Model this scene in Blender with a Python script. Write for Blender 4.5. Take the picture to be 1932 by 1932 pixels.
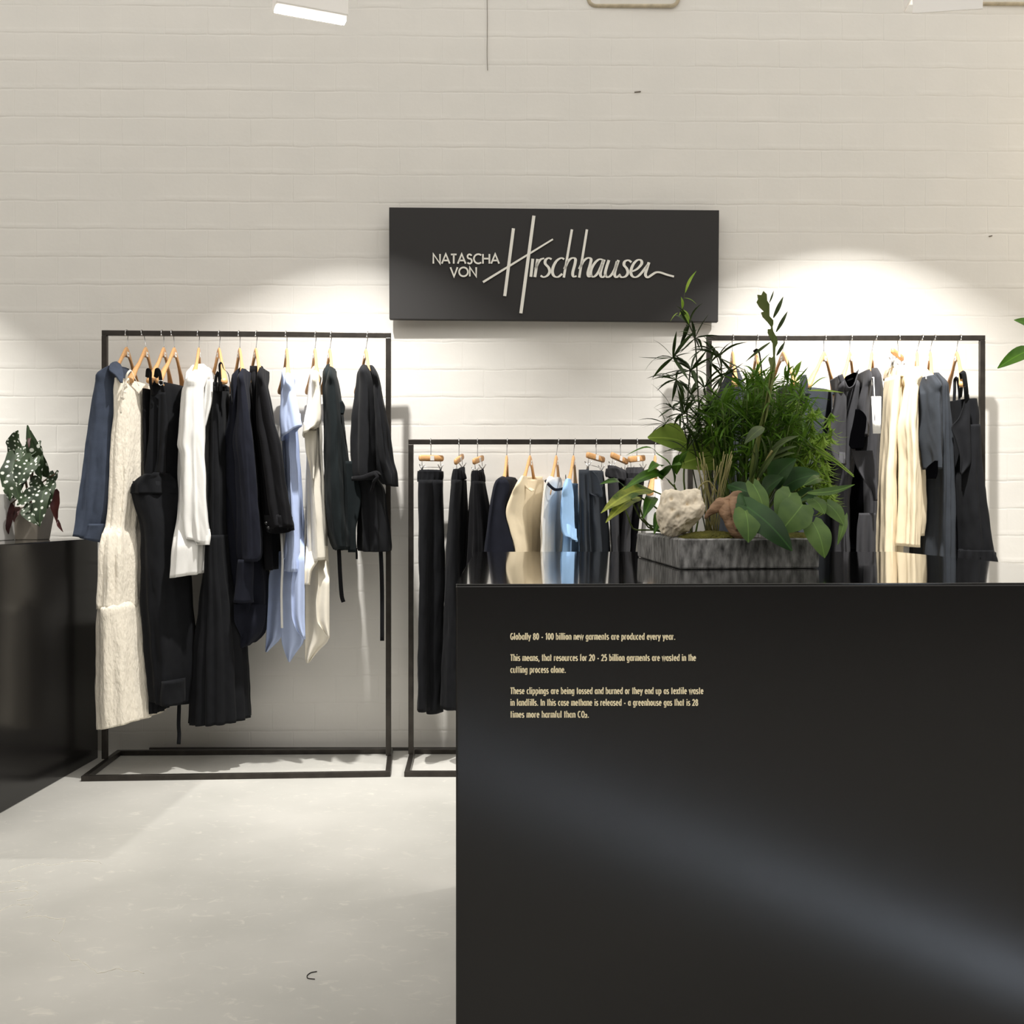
import bpy, bmesh, math, random
import numpy as np
from mathutils import Vector, noise, Matrix

random.seed(7)
C = bpy.context.scene.collection
for o in list(bpy.data.objects):
    bpy.data.objects.remove(o)

# ------------------------------------------------------------------ camera, world, lights, exposure
EYE = 1.05
F = 1932.0
cam_d = bpy.data.cameras.new('camera'); cam_d.sensor_width = 36; cam_d.lens = 36; cam_d.clip_start = .05
cam = bpy.data.objects.new('camera', cam_d); C.objects.link(cam)
cam.location = (0, 0, EYE); cam.rotation_euler = (math.radians(90), 0, 0)
cam_d.shift_y = 1.0 / F
S = bpy.context.scene
S.camera = cam
S.view_settings.view_transform = 'Standard'
S.view_settings.look = 'None'
S.view_settings.gamma = 1.0
S.view_settings.exposure = 0.0
S.view_settings.use_curve_mapping = False

wd = bpy.data.worlds.new('world'); S.world = wd; wd.use_nodes = True
wd.node_tree.nodes['Background'].inputs[0].default_value = (1.0, .955, .89, 1)
wd.node_tree.nodes['Background'].inputs[1].default_value = 1.28

LAMP_X = [-2.88, -0.69, 1.50, 3.69]
LAMP_Y, LAMP_Z = 3.66, 2.79
LAMP_POWER = [24, 19, 27, 14]
LAMP_SPREAD = [86, 90, 94, 170]
LAMP_TILT = [12, 11, 14, 78]
LAMP_COL = [(1, .97, .91), (1, .97, .92), (1, .97, .92), (1, .82, .56)]


def area(name, loc, size, power, col, rot, spread=180, sy=None):
    l = bpy.data.lights.new(name, 'AREA'); l.energy = power; l.color = col
    l.size = size
    if sy:
        l.shape = 'RECTANGLE'; l.size_y = sy
    l.spread = math.radians(spread)
    o = bpy.data.objects.new(name, l); C.objects.link(o)
    o.location = loc; o.rotation_euler = rot
    return o


for i, x in enumerate(LAMP_X):
    area('flood_light_beam', (x, LAMP_Y + .02, LAMP_Z - .045), .055, LAMP_POWER[i], LAMP_COL[i],
         (math.radians(LAMP_TILT[i]), 0, 0), LAMP_SPREAD[i], .04)
# added overhead lamp with no rooflight behind it: bluish floor strip for the plinth reflection
ang = math.atan2(1.41, 2.39)
area('floor_strip_light', (.45, -.35, 3.9), .13, 17, (.66, .78, 1.0), (0, 0, -ang), 4, 3.2)

# ------------------------------------------------------------------ helpers


def W(px, py, d):
    return Vector(((px - 966) / F * d, d, EYE - (py - 967) / F * d))


def sr(r, g, b):
    f = lambda c: (c / 255 / 12.92) if c / 255 <= .04045 else ((c / 255 + .055) / 1.055) ** 2.4
    return (f(r), f(g), f(b), 1)


def nd(nt, t, **kw):
    n = nt.nodes.new(t)
    for k, v in kw.items():
        setattr(n, k, v)
    return n


def pm(name, col, rough=.6, var=0.0, vscale=8, bump=0.0, bscale=200, sheen=0, metal=0, spec=.5, coat=0, bdist=.002,
       stretch=None, emit=None):
    m = bpy.data.materials.new(name); m.use_nodes = True
    nt = m.node_tree; p = nt.nodes['Principled BSDF']; L = nt.links
    p.inputs['Base Color'].default_value = col
    p.inputs['Roughness'].default_value = rough
    p.inputs['Metallic'].default_value = metal
    p.inputs['Specular IOR Level'].default_value = spec
    p.inputs['Sheen Weight'].default_value = sheen
    p.inputs['Coat Weight'].default_value = coat
    if emit:
        p.inputs['Emission Color'].default_value = emit[:4]; p.inputs['Emission Strength'].default_value = emit[4]
    tc = nd(nt, 'ShaderNodeTexCoord')
    src = tc.outputs['Object']
    if stretch:
        mp = nd(nt, 'ShaderNodeMapping'); mp.inputs['Scale'].default_value = stretch
        L.new(src, mp.inputs['Vector']); src = mp.outputs[0]
    if var:
        n = nd(nt, 'ShaderNodeTexNoise'); n.inputs['Scale'].default_value = vscale; n.inputs['Detail'].default_value = 5
        L.new(src, n.inputs['Vector'])
        r = nd(nt, 'ShaderNodeMapRange'); r.inputs[1].default_value = .3; r.inputs[2].default_value = .7
        r.inputs[3].default_value = 1 - var; r.inputs[4].default_value = 1 + var
        L.new(n.outputs['Fac'], r.inputs[0])
        mx = nd(nt, 'ShaderNodeMix'); mx.data_type = 'RGBA'; mx.blend_type = 'MULTIPLY'; mx.inputs[0].default_value = 1
        mx.inputs[6].default_value = col
        L.new(r.outputs[0], mx.inputs[7]); L.new(mx.outputs[2], p.inputs['Base Color'])
    if bump:
        n2 = nd(nt, 'ShaderNodeTexNoise'); n2.inputs['Scale'].default_value = bscale; n2.inputs['Detail'].default_value = 3
        L.new(src, n2.inputs['Vector'])
        b = nd(nt, 'ShaderNodeBump'); b.inputs['Strength'].default_value = bump; b.inputs['Distance'].default_value = bdist
        L.new(n2.outputs['Fac'], b.inputs['Height']); L.new(b.outputs[0], p.inputs['Normal'])
    return m


def cloth(name, col, var=.08, rough=.9, bump=.25, sheen=.02, bscale=380):
    return pm(name, col, rough, var, 30, bump, bscale, sheen, spec=.15)


def mk(name, verts, faces, mat, parent=None, smooth=True, origin=None, uvs=None):
    """world-space vertices become one linked mesh object under parent"""
    if origin is None:
        origin = parent_origin(parent)
    me = bpy.data.meshes.new(name)
    me.from_pydata([tuple(Vector(v) - origin) for v in verts], [], faces)
    me.update()
    bm = bmesh.new(); bm.from_mesh(me); bmesh.ops.recalc_face_normals(bm, faces=bm.faces); bm.to_mesh(me); bm.free()
    if smooth:
        for p in me.polygons:
            p.use_smooth = True
    for m in (mat if isinstance(mat, (list, tuple)) else [mat]):
        me.materials.append(m)
    if uvs:
        ul = me.uv_layers.new(name='uv')
        for lp in me.loops:
            ul.data[lp.index].uv = uvs[lp.vertex_index]
    o = bpy.data.objects.new(name, me); C.objects.link(o)
    if parent:
        o.parent = parent
    else:
        o.location = origin
    return o


def parent_origin(p):
    v = Vector((0, 0, 0))
    while p:
        v += p.location; p = p.parent
    return v


def tag(o, label=None, cat=None, group=None, kind=None):
    if label: o['label'] = label
    if cat: o['category'] = cat
    if group: o['group'] = group
    if kind: o['kind'] = kind
    return o


def thing(name, label, cat, loc=(0, 0, 0), group=None):
    o = bpy.data.objects.new(name, None); C.objects.link(o); o.location = loc; o.empty_display_size = .05
    return tag(o, label, cat, group)


def box_vf(x0, x1, y0, y1, z0, z1):
    v = [(x0, y0, z0), (x1, y0, z0), (x1, y1, z0), (x0, y1, z0), (x0, y0, z1), (x1, y0, z1), (x1, y1, z1), (x0, y1, z1)]
    f = [(0, 3, 2, 1), (4, 5, 6, 7), (0, 1, 5, 4), (1, 2, 6, 5), (2, 3, 7, 6), (3, 0, 4, 7)]
    return v, f


def bevel(o, w=.004, seg=2):
    b = o.modifiers.new('bevel', 'BEVEL'); b.width = w; b.segments = seg; b.limit_method = 'ANGLE'
    return o


def box(name, x0, x1, y0, y1, z0, z1, mat, parent=None, bev=.003):
    v, f = box_vf(x0, x1, y0, y1, z0, z1)
    o = mk(name, v, f, mat, parent, smooth=False)
    if bev: bevel(o, bev)
    return o


class MB:
    """collects pieces that belong to one part"""
    def __init__(s): s.v = []; s.f = []; s.uv = []

    def add(s, v, f, uv=None):
        n = len(s.v); s.v += [Vector(a) for a in v]; s.f += [tuple(i + n for i in q) for q in f]
        s.uv += uv if uv else [(0, 0)] * len(v)

    def bar(s, a, b, w, h=None, up=Vector((0, 0, 1))):
        a = Vector(a); b = Vector(b); h = h or w
        t = (b - a).normalized(); u = t.cross(up)
        if u.length < 1e-4: u = t.cross(Vector((0, 1, 0)))
        u.normalize(); k = u.cross(t)
        v = []
        for p in (a, b):
            for su, sk in ((-1, -1), (1, -1), (1, 1), (-1, 1)):
                v.append(p + u * su * w / 2 + k * sk * h / 2)
        s.add(v, [(0, 1, 2, 3), (7, 6, 5, 4), (0, 4, 5, 1), (1, 5, 6, 2), (2, 6, 7, 3), (3, 7, 4, 0)])

    def sweep(s, pts, rad, n=8, flat=1.0):
        pts = [Vector(p) for p in pts]
        rad = rad if isinstance(rad, (list, tuple)) else [rad] * len(pts)
        rings = []; prev = None
        for i, p in enumerate(pts):
            t = (pts[min(i + 1, len(pts) - 1)] - pts[max(i - 1, 0)])
            t = t.normalized() if t.length > 1e-9 else Vector((0, 0, 1))
            if prev is None:
                u = t.cross(Vector((0, 1, 0)))
                if u.length < 1e-3: u = t.cross(Vector((1, 0, 0)))
            else:
                u = prev - t * prev.dot(t)
            u.normalize(); prev = u; k = t.cross(u)
            rings.append([p + (u * math.cos(a) + k * math.sin(a) * flat) * rad[i] for a in [2 * math.pi * j / n for j in range(n)]])
        v = [q for r in rings for q in r]; f = []
        for i in range(len(rings) - 1):
            for j in range(n):
                f.append((i * n + j, i * n + (j + 1) % n, (i + 1) * n + (j + 1) % n, (i + 1) * n + j))
        f.append(tuple(range(n))[::-1]); f.append(tuple((len(rings) - 1) * n + j for j in range(n)))
        s.add(v, f)

    def leaf(s, a, b, w, kind='lance', bend=.12, up=None, fold=.25, nseg=8, wav=0.0, droop=None):
        a = Vector(a); b = Vector(b); ax = b - a; L = ax.length
        if L < 1e-5: return
        t = ax / L
        up = Vector(up) if up is not None else Vector((0, -.7, .7))
        sd = t.cross(up)
        if sd.length < 1e-3: sd = t.cross(Vector((1, 0, 0)))
        sd.normalize(); nr = sd.cross(t).normalized()
        v = []; uv = []; f = []
        ru = random.random() * 10; ph = random.random() * 6
        for i in range(nseg + 1):
            q = i / nseg
            if kind == 'lance': p = (math.sin(math.pi * min(1, q * .94 + .06)) ** .85) * (1 - .25 * q)
            elif kind == 'heart': p = 1.05 * max(0.0, math.sin(math.pi * (.25 + .75 * q))) ** .8
            elif kind == 'ovate': p = math.sin(math.pi * (q ** .72) * .985 + .015) ** .8
            else: p = min(1, q * 6 + .35) * min(1, (1 - q) * 3) ** .8
            hw = max(w / 2 * p, .0002)
            c = a + ax * q + nr * (bend * L * math.sin(math.pi * q))
            if droop: c += Vector((0, 0, -droop * q * q * L))
            lobes = 0
            if kind == 'heart' and q == 0: lobes = 1
            for e in (-1, -.5, 0, .5, 1):
                ww = wav * w * math.sin(q * 14 + ph + e)
                back = -t * (.16 * L if (kind == 'heart' and i == 0 and abs(e) == .5) else (.08 * L if (kind == 'heart' and i == 0 and abs(e) == 1) else 0))
                v.append(c + sd * hw * e + nr * (fold * hw * abs(e) + ww * abs(e)) + back)
                uv.append((.5 + e * .5 * p * w / max(L, .001), q + 0.0 * ru))
        m = 5
        for i in range(nseg):
            for j in range(m - 1):
                f.append((i * m + j, i * m + j + 1, (i + 1) * m + j + 1, (i + 1) * m + j))
        s.add(v, f, uv)

    def build(s, name, mat, parent=None, smooth=True, uv=False):
        return mk(name, s.v, s.f, mat, parent, smooth, uvs=s.uv if uv else None)


def pchip(x, y, xq):
    x = np.array(x, float); y = np.array(y, float); n = len(x)
    if n == 2: return np.interp(xq, x, y)
    h = np.diff(x); dl = np.diff(y) / h; m = np.zeros(n)
    for i in range(1, n - 1):
        if dl[i - 1] * dl[i] > 0:
            w1 = 2 * h[i] + h[i - 1]; w2 = h[i] + 2 * h[i - 1]
            m[i] = (w1 + w2) / (w1 / dl[i - 1] + w2 / dl[i])
    m[0] = dl[0]; m[-1] = dl[-1]
    k = np.clip(np.searchsorted(x, xq) - 1, 0, n - 2)
    t = (xq - x[k]) / h[k]
    return ((2 * t**3 - 3 * t**2 + 1) * y[k] + (t**3 - 2 * t**2 + t) * h[k] * m[k]
            + (-2 * t**3 + 3 * t**2) * y[k + 1] + (t**3 - t**2) * h[k] * m[k + 1])


def tube(name, rd, rows, mat, parent, b=.1, yc=0.0, delta=.2, nseg=88, nring=60, folds=((9, .006), (17, .003)), tilt=(0, 0),
         seed=0, lin=.05, b0=None, fpow=.8, pleat=False, wr=.0032, shoulder=None):
    """hollow hanging cloth: rows = (py, left px, right px[, half depth[, depth offset]]) on the rail of depth rd"""
    rng = random.Random(seed * 131 + len(rows) * 7 + int(rows[0][1]))
    ys = [r[0] for r in rows]
    bs = [r[3] if len(r) > 3 else b for r in rows]
    cs = [r[4] if len(r) > 4 else yc for r in rows]
    if b0 is not None: bs[0] = b0
    q = np.linspace(ys[0], ys[-1], nring)
    xl = pchip(ys, [r[1] for r in rows], q); xr = pchip(ys, [r[2] for r in rows], q)
    bb = pchip(ys, bs, q); cc = pchip(ys, cs, q)
    fl = [(k, a, rng.random() * 6.28, (rng.random() - .5) * 2.2) for k, a in folds]
    v = []; f = []
    ntot = nring + 2
    H = None
    for i in range(ntot):
        ii = min(i, nring - 1); t = ii / (nring - 1)
        dc = rd((xl[ii] + xr[ii]) / 2) + cc[ii]
        A = W(xl[ii], q[ii], dc); B = W(xr[ii], q[ii], dc)
        a = max((B.x - A.x) / 2, .003); cx = (A.x + B.x) / 2; z = A.z; bd = bb[ii]
        if shoulder:
            s_ = min(1, (q[ii] - ys[0]) / shoulder)
            dn = rd((xl[ii] + xr[ii]) / 2) - .10 * (1 - s_) + cc[ii] * s_
            dc = dn; bd = .10 * (1 - s_) + (bb[ii] + .008) * s_ + .03 * math.sin(math.pi * s_)
        inset = 0; dz = 0
        if i == nring: inset = .006; dz = .001
        if i == nring + 1: inset = .008; dz = lin
        for j in range(nseg):
            th = 2 * math.pi * j / nseg
            c0, s0 = math.cos(th), math.sin(th); s1 = math.sin(th + delta)
            nx, ny = c0 / a, s1 / bd
            nl = math.hypot(nx, ny) or 1
            nx /= nl; ny /= nl
            dsp = 0
            for k, am, ph, dr in fl:
                w = math.sin(k * th + ph + dr * t * 2)
                if pleat: w = 2 * abs(((k * th / 6.283 + ph + dr * t * .15) % 1) - .5) * 2 - 1
                else: w = w - .25 * math.sin(2 * (k * th + ph + dr * t * 2) + .6)
                dsp += am * w
            dsp *= min(1, (t * 1.3 + .12)) ** fpow
            if wr:
                P_ = Vector((a * c0 * 34 + seed * 3.1, bd * s1 * 26, z * 7.5 + dsp * 30)); dsp += wr * (noise.noise(P_) * 1.5 + .7 * noise.noise(P_ * 2.3)) * min(1, .3 + t * 2)
            dsp = min(dsp, a * .5)
            aa = max(a - inset, .001); b2 = max(bd - inset, .001)
            v.append((cx + aa * c0 + nx * dsp, dc + b2 * s1 + ny * dsp,
                      z + dz + (t ** 3) * (tilt[0] * c0 + tilt[1] * s1)))
    for i in range(ntot - 1):
        for j in range(nseg):
            f.append((i * nseg + j, i * nseg + (j + 1) % nseg, (i + 1) * nseg + (j + 1) % nseg, (i + 1) * nseg + j))
    f.append(tuple(range(nseg)))
    f.append(tuple((ntot - 1) * nseg + j for j in range(nseg)))
    return mk(name, v, f, mat, parent)


def sheet(name, rd, rows, mat, parent, yc=-.1, wave=(1.5, .008, 0, 1.0), ncol=20, nrow=30, thick=.003, y2=None):
    """hanging cloth panel; rows = (py, left px, right px[, depth left, depth right])"""
    ys = [r[0] for r in rows]
    q = np.linspace(ys[0], ys[-1], nrow)
    xl = pchip(ys, [r[1] for r in rows], q); xr = pchip(ys, [r[2] for r in rows], q)
    dl = pchip(ys, [r[3] if len(r) > 3 else yc for r in rows], q)
    dr = pchip(ys, [r[4] if len(r) > 4 else (y2 if y2 is not None else yc) for r in rows], q)
    v = []; f = []
    for i in range(nrow):
        t = i / (nrow - 1)
        for j in range(ncol):
            u = j / (ncol - 1)
            px = xl[i] + (xr[i] - xl[i]) * u
            d = rd(px) + dl[i] + (dr[i] - dl[i]) * u + wave[1] * math.sin(2 * math.pi * wave[0] * u + wave[2] + wave[3] * t) * min(1, t + .25)
            v.append(W(px, q[i], d))
    for i in range(nrow - 1):
        for j in range(ncol - 1):
            f.append((i * ncol + j, i * ncol + j + 1, (i + 1) * ncol + j + 1, (i + 1) * ncol + j))
    o = mk(name, v, f, mat, parent)
    m = o.modifiers.new('solid', 'SOLIDIFY'); m.thickness = thick; m.offset = 0
    return o


def smooth_path(pts, n=20):
    pts = [Vector(p) for p in pts]
    t = np.linspace(0, 1, len(pts)); q = np.linspace(0, 1, n)
    cs = [pchip(t, [p[k] for p in pts], q) for k in range(3)]
    return [Vector((cs[0][i], cs[1][i], cs[2][i])) for i in range(n)]


def ribbon(name, rd, pts, w, mat, parent, n=24, flat=.22):
    """narrow strap through (px, py, depth offset) points"""
    p = smooth_path([W(a, b, rd(a) + c) for a, b, c in pts], n)
    m = MB(); m.sweep(p, w / 2, 8, flat)
    return m.build(name, mat, parent)


# ------------------------------------------------------------------ materials
def wall_mat():
    m = bpy.data.materials.new('painted_brick'); m.use_nodes = True
    nt = m.node_tree; L = nt.links; p = nt.nodes['Principled BSDF']
    tc = nd(nt, 'ShaderNodeTexCoord')
    sep = nd(nt, 'ShaderNodeSeparateXYZ'); L.new(tc.outputs['Object'], sep.inputs[0])
    cmb = nd(nt, 'ShaderNodeCombineXYZ'); L.new(sep.outputs[0], cmb.inputs[0]); L.new(sep.outputs[2], cmb.inputs[1])
    n = nd(nt, 'ShaderNodeTexNoise'); n.inputs['Scale'].default_value = 9; n.inputs['Detail'].default_value = 4
    L.new(cmb.outputs[0], n.inputs['Vector'])
    vm = nd(nt, 'ShaderNodeVectorMath', operation='SUBTRACT'); L.new(n.outputs['Color'], vm.inputs[0]); vm.inputs[1].default_value = (.5, .5, .5)
    vs = nd(nt, 'ShaderNodeVectorMath', operation='SCALE'); L.new(vm.outputs[0], vs.inputs[0]); vs.inputs[3].default_value = .012
    va = nd(nt, 'ShaderNodeVectorMath', operation='ADD'); L.new(cmb.outputs[0], va.inputs[0]); L.new(vs.outputs[0], va.inputs[1])
    mp = nd(nt, 'ShaderNodeMapping'); mp.inputs['Location'].default_value = (.03, -(1.0665 - .1234 * 8), 0)
    L.new(va.outputs[0], mp.inputs['Vector'])
    br = nd(nt, 'ShaderNodeTexBrick'); br.offset = .5
    br.inputs['Color1'].default_value = (.5, .5, .5, 1); br.inputs['Color2'].default_value = (.62, .62, .62, 1); br.inputs['Mortar'].default_value = (0, 0, 0, 1)
    br.inputs['Scale'].default_value = 1; br.inputs['Mortar Size'].default_value = .0045; br.inputs['Mortar Smooth'].default_value = .9
    br.inputs['Brick Width'].default_value = .1883; br.inputs['Row Height'].default_value = .1234; br.inputs['Bias'].default_value = 0
    L.new(mp.outputs[0], br.inputs['Vector'])
    # proud mortar lip along the bed joints
    dv = nd(nt, 'ShaderNodeMath', operation='DIVIDE'); sp2 = nd(nt, 'ShaderNodeSeparateXYZ'); L.new(mp.outputs[0], sp2.inputs[0])
    L.new(sp2.outputs[1], dv.inputs[0]); dv.inputs[1].default_value = .1234
    fr = nd(nt, 'ShaderNodeMath', operation='FRACT'); L.new(dv.outputs[0], fr.inputs[0])
    rm = nd(nt, 'ShaderNodeValToRGB')
    e = rm.color_ramp.elements; e[0].position = .0; e[0].color = (.2, .2, .2, 1); e[1].position = 1; e[1].color = (.5, .5, .5, 1)
    for ps, c in ((.03, .0), (.07, .8), (.15, .95), (.24, .5), (.95, .5)):
        k = e.new(ps); k.color = (c, c, c, 1)
    L.new(fr.outputs[0], rm.inputs[0])
    n2 = nd(nt, 'ShaderNodeTexNoise'); n2.inputs['Scale'].default_value = 5; n2.inputs['Detail'].default_value = 6
    L.new(cmb.outputs[0], n2.inputs['Vector'])
    lm = nd(nt, 'ShaderNodeMapRange'); lm.inputs[1].default_value = .35; lm.inputs[2].default_value = .65; L.new(n2.outputs['Fac'], lm.inputs[0])
    mu = nd(nt, 'ShaderNodeMath', operation='MULTIPLY'); L.new(rm.outputs[0], mu.inputs[0]); L.new(lm.outputs[0], mu.inputs[1])
    n3 = nd(nt, 'ShaderNodeTexNoise'); n3.inputs['Scale'].default_value = 60; n3.inputs['Detail'].default_value = 5; L.new(cmb.outputs[0], n3.inputs['Vector'])
    h1 = nd(nt, 'ShaderNodeMath', operation='MULTIPLY_ADD'); L.new(n3.outputs['Fac'], h1.inputs[0]); h1.inputs[1].default_value = .12
    L.new(mu.outputs[0], h1.inputs[2])
    n4 = nd(nt, 'ShaderNodeTexNoise'); n4.inputs['Scale'].default_value = 2.3; n4.inputs['Detail'].default_value = 3; L.new(cmb.outputs[0], n4.inputs['Vector'])
    jm = nd(nt, 'ShaderNodeMapRange'); jm.inputs[1].default_value = .38; jm.inputs[2].default_value = .68; jm.inputs[3].default_value = .12; jm.inputs[4].default_value = .95; L.new(n4.outputs['Fac'], jm.inputs[0])
    jx = nd(nt, 'ShaderNodeMath', operation='MULTIPLY'); L.new(br.outputs['Color'], jx.inputs[0]); L.new(jm.outputs[0], jx.inputs[1])
    h2 = nd(nt, 'ShaderNodeMath', operation='ADD'); L.new(h1.outputs[0], h2.inputs[0]); L.new(jx.outputs[0], h2.inputs[1])
    bp = nd(nt, 'ShaderNodeBump'); bp.inputs['Strength'].default_value = .38; bp.inputs['Distance'].default_value = .005
    L.new(h2.outputs[0], bp.inputs['Height']); L.new(bp.outputs[0], p.inputs['Normal'])
    mx = nd(nt, 'ShaderNodeMix'); mx.data_type = 'RGBA'
    mx.inputs[6].default_value = sr(224, 222, 217); mx.inputs[7].default_value = sr(233, 230, 224)
    L.new(n2.outputs['Fac'], mx.inputs[0]); L.new(mx.outputs[2], p.inputs['Base Color'])
    p.inputs['Roughness'].default_value = .55
    p.inputs['Specular IOR Level'].default_value = .3
    return m


def floor_mat():
    m = bpy.data.materials.new('trowelled_concrete'); m.use_nodes = True
    nt = m.node_tree; L = nt.links; p = nt.nodes['Principled BSDF']
    tc = nd(nt, 'ShaderNodeTexCoord')
    n = nd(nt, 'ShaderNodeTexNoise'); n.inputs['Scale'].default_value = 1.6; n.inputs['Detail'].default_value = 7; L.new(tc.outputs['Object'], n.inputs['Vector'])
    cr = nd(nt, 'ShaderNodeValToRGB'); e = cr.color_ramp.elements
    e[0].position = .3; e[0].color = sr(182, 181, 175); e[1].position = .72; e[1].color = sr(206, 204, 198)
    L.new(n.outputs['Fac'], cr.inputs[0])
    mp = nd(nt, 'ShaderNodeMapping'); mp.inputs['Scale'].default_value = (5, 9, 1); mp.inputs['Rotation'].default_value = (0, 0, .25); L.new(tc.outputs['Object'], mp.inputs['Vector'])
    n2 = nd(nt, 'ShaderNodeTexNoise'); n2.inputs['Scale'].default_value = 3; n2.inputs['Detail'].default_value = 9; n2.inputs['Roughness'].default_value = .7; n2.inputs['Distortion'].default_value = 1.2
    L.new(mp.outputs[0], n2.inputs['Vector'])
    r2 = nd(nt, 'ShaderNodeMapRange'); r2.inputs[1].default_value = .57; r2.inputs[2].default_value = .75; r2.inputs[4].default_value = .75; L.new(n2.outputs['Fac'], r2.inputs[0])
    mx = nd(nt, 'ShaderNodeMix'); mx.data_type = 'RGBA'; L.new(r2.outputs[0], mx.inputs[0]); L.new(cr.outputs[0], mx.inputs[6]); mx.inputs[7].default_value = sr(226, 222, 212)
    # ragged skim-coat edges: a contour of slow noise
    n3 = nd(nt, 'ShaderNodeTexNoise'); n3.inputs['Scale'].default_value = .55; n3.inputs['Detail'].default_value = 5; n3.inputs['Roughness'].default_value = .5; L.new(tc.outputs['Object'], n3.inputs['Vector'])
    a = nd(nt, 'ShaderNodeMath', operation='SUBTRACT'); L.new(n3.outputs['Fac'], a.inputs[0]); a.inputs[1].default_value = .545
    b = nd(nt, 'ShaderNodeMath', operation='ABSOLUTE'); L.new(a.outputs[0], b.inputs[0])
    r3 = nd(nt, 'ShaderNodeMapRange'); r3.inputs[1].default_value = .0; r3.inputs[2].default_value = .0022; r3.inputs[3].default_value = .0; r3.inputs[4].default_value = 0; L.new(b.outputs[0], r3.inputs[0])
    mx2 = nd(nt, 'ShaderNodeMix'); mx2.data_type = 'RGBA'; L.new(r3.outputs[0], mx2.inputs[0]); L.new(mx.outputs[2], mx2.inputs[6]); mx2.inputs[7].default_value = sr(232, 228, 216)
    L.new(mx2.outputs[2], p.inputs['Base Color'])
    st = nd(nt, 'ShaderNodeMath', operation='GREATER_THAN'); L.new(a.outputs[0], st.inputs[0]); st.inputs[1].default_value = 0
    hh = nd(nt, 'ShaderNodeMath', operation='MULTIPLY_ADD'); L.new(n2.outputs['Fac'], hh.inputs[0]); hh.inputs[1].default_value = .5; L.new(st.outputs[0], hh.inputs[2])
    bp = nd(nt, 'ShaderNodeBump'); bp.inputs['Strength'].default_value = .25; bp.inputs['Distance'].default_value = .004; L.new(hh.outputs[0], bp.inputs['Height']); L.new(bp.outputs[0], p.inputs['Normal'])
    p.inputs['Roughness'].default_value = .42; p.inputs['Specular IOR Level'].default_value = .35
    return m


M_wall = wall_mat(); M_floor = floor_mat()
M_plain = pm('white_paint', sr(222, 219, 212), .8)
M_steel = pm('blackened_steel', sr(64, 60, 56), .34, .22, 25, metal=.65)
M_black = pm('satin_black_lacquer', sr(27, 26, 26), .2, .04, 3, spec=.40)
M_top = pm('gloss_black_lacquer', sr(14, 14, 14), .07, .1, 6, bump=.05, bscale=40, spec=.6, coat=.3, bdist=.0004)
M_sign = pm('matt_black_panel', sr(31, 29, 29), .6, .03, 5)
M_letter = pm('white_relief_letters', sr(238, 236, 228), .6)
M_text = pm('cream_vinyl_letters', sr(250, 236, 198), .6)
M_wood = pm('beech_wood', sr(214, 164, 110), .42, .1, 30, stretch=(1, 6, 6))
M_chrome = pm('chrome', sr(190, 190, 190), .18, metal=1)
M_label = pm('paper_label', sr(240, 238, 234), .6)
M_print = pm('grey_print', sr(150, 148, 145), .7)
M_lampw = pm('white_powder_coat', sr(250, 247, 243), .5)
M_lampb = pm('black_clip', sr(60, 58, 54), .5)
M_glow = pm('lamp_glow', (1, 1, 1, 1), .5, emit=(1, .97, .9, 1, 9))

# ------------------------------------------------------------------ setting
WT = .02                       # the wall runs very slightly away to the right


def wall_y(x): return 4.56 + WT * x


def struct(o): o['kind'] = 'structure'; return o


v = []; f = []
for x in (-6, 6.5):
    for z in (-.1, 4.6):
        v.append((x, wall_y(x), z)); v.append((x, wall_y(x) + .3, z))
# 0:(l,front,bot)1:(l,back,bot)2:(l,front,top)3 4:(r,..)
f = [(0, 4, 6, 2), (1, 3, 7, 5), (0, 2, 3, 1), (4, 5, 7, 6), (2, 6, 7, 3), (0, 1, 5, 4)]
struct(mk('wall_back', v, f, M_wall, smooth=False))
fv, ff = box_vf(-6, 6.5, -6, 5.0, -.2, 0)
struct(mk('floor', fv, ff, M_floor, smooth=False))
struct(box('wall_left', -6.3, -6, -6, 4.5, 0, 4.6, M_plain, bev=0))
struct(box('wall_right', 6.5, 6.8, -6, 4.7, 0, 4.6, M_plain, bev=0))
struct(box('wall_front', -6, 6.5, -6.3, -6, 0, 4.6, pm('dark_rear_wall', sr(88, 86, 84), .8), bev=0))
SK = [[(60, 905), (70, 880), (150, 855), (250, 835), (350, 845), (470, 825), (600, 815), (680, 825), (705, 850)], [(0, 965), (120, 955), (190, 962), (178, 985), (90, 1012)],
      [(-20, 1032), (140, 1022), (235, 1018), (262, 1035), (225, 1068), (100, 1090)], [(-10, 1165), (40, 1135), (90, 1115), (220, 1120), (225, 1140), (165, 1182)],
      [(150, 1208), (270, 1190), (380, 1215), (450, 1212), (430, 1280), (390, 1330)], [(355, 1355), (410, 1375), (420, 1430), (470, 1470), (490, 1500), (540, 1495), (610, 1540), (670, 1585), (750, 1570), (800, 1550), (870, 1575), (950, 1570), (1000, 1595)]]
rng = random.Random(2); m = MB()
for ln in SK:
    P_ = []
    for k in range(len(ln) - 1):
        n_ = max(2, int(math.hypot(ln[k + 1][0] - ln[k][0], ln[k + 1][1] - ln[k][1]) / 14))
        for t in range(n_):
            a = ln[k][0] + (ln[k + 1][0] - ln[k][0]) * t / n_ + rng.uniform(-4, 4); b = ln[k][1] + (ln[k + 1][1] - ln[k][1]) * t / n_ + rng.uniform(-3, 3)
            py = 1400 + b / 3.631; d = EYE * F / (py - 967); P_.append(Vector(((a / 3.631 - 966) / F * d, d, 0)))
    m.sweep(P_, [rng.uniform(.0008, .0030) for _ in P_], 6, .3)
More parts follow.
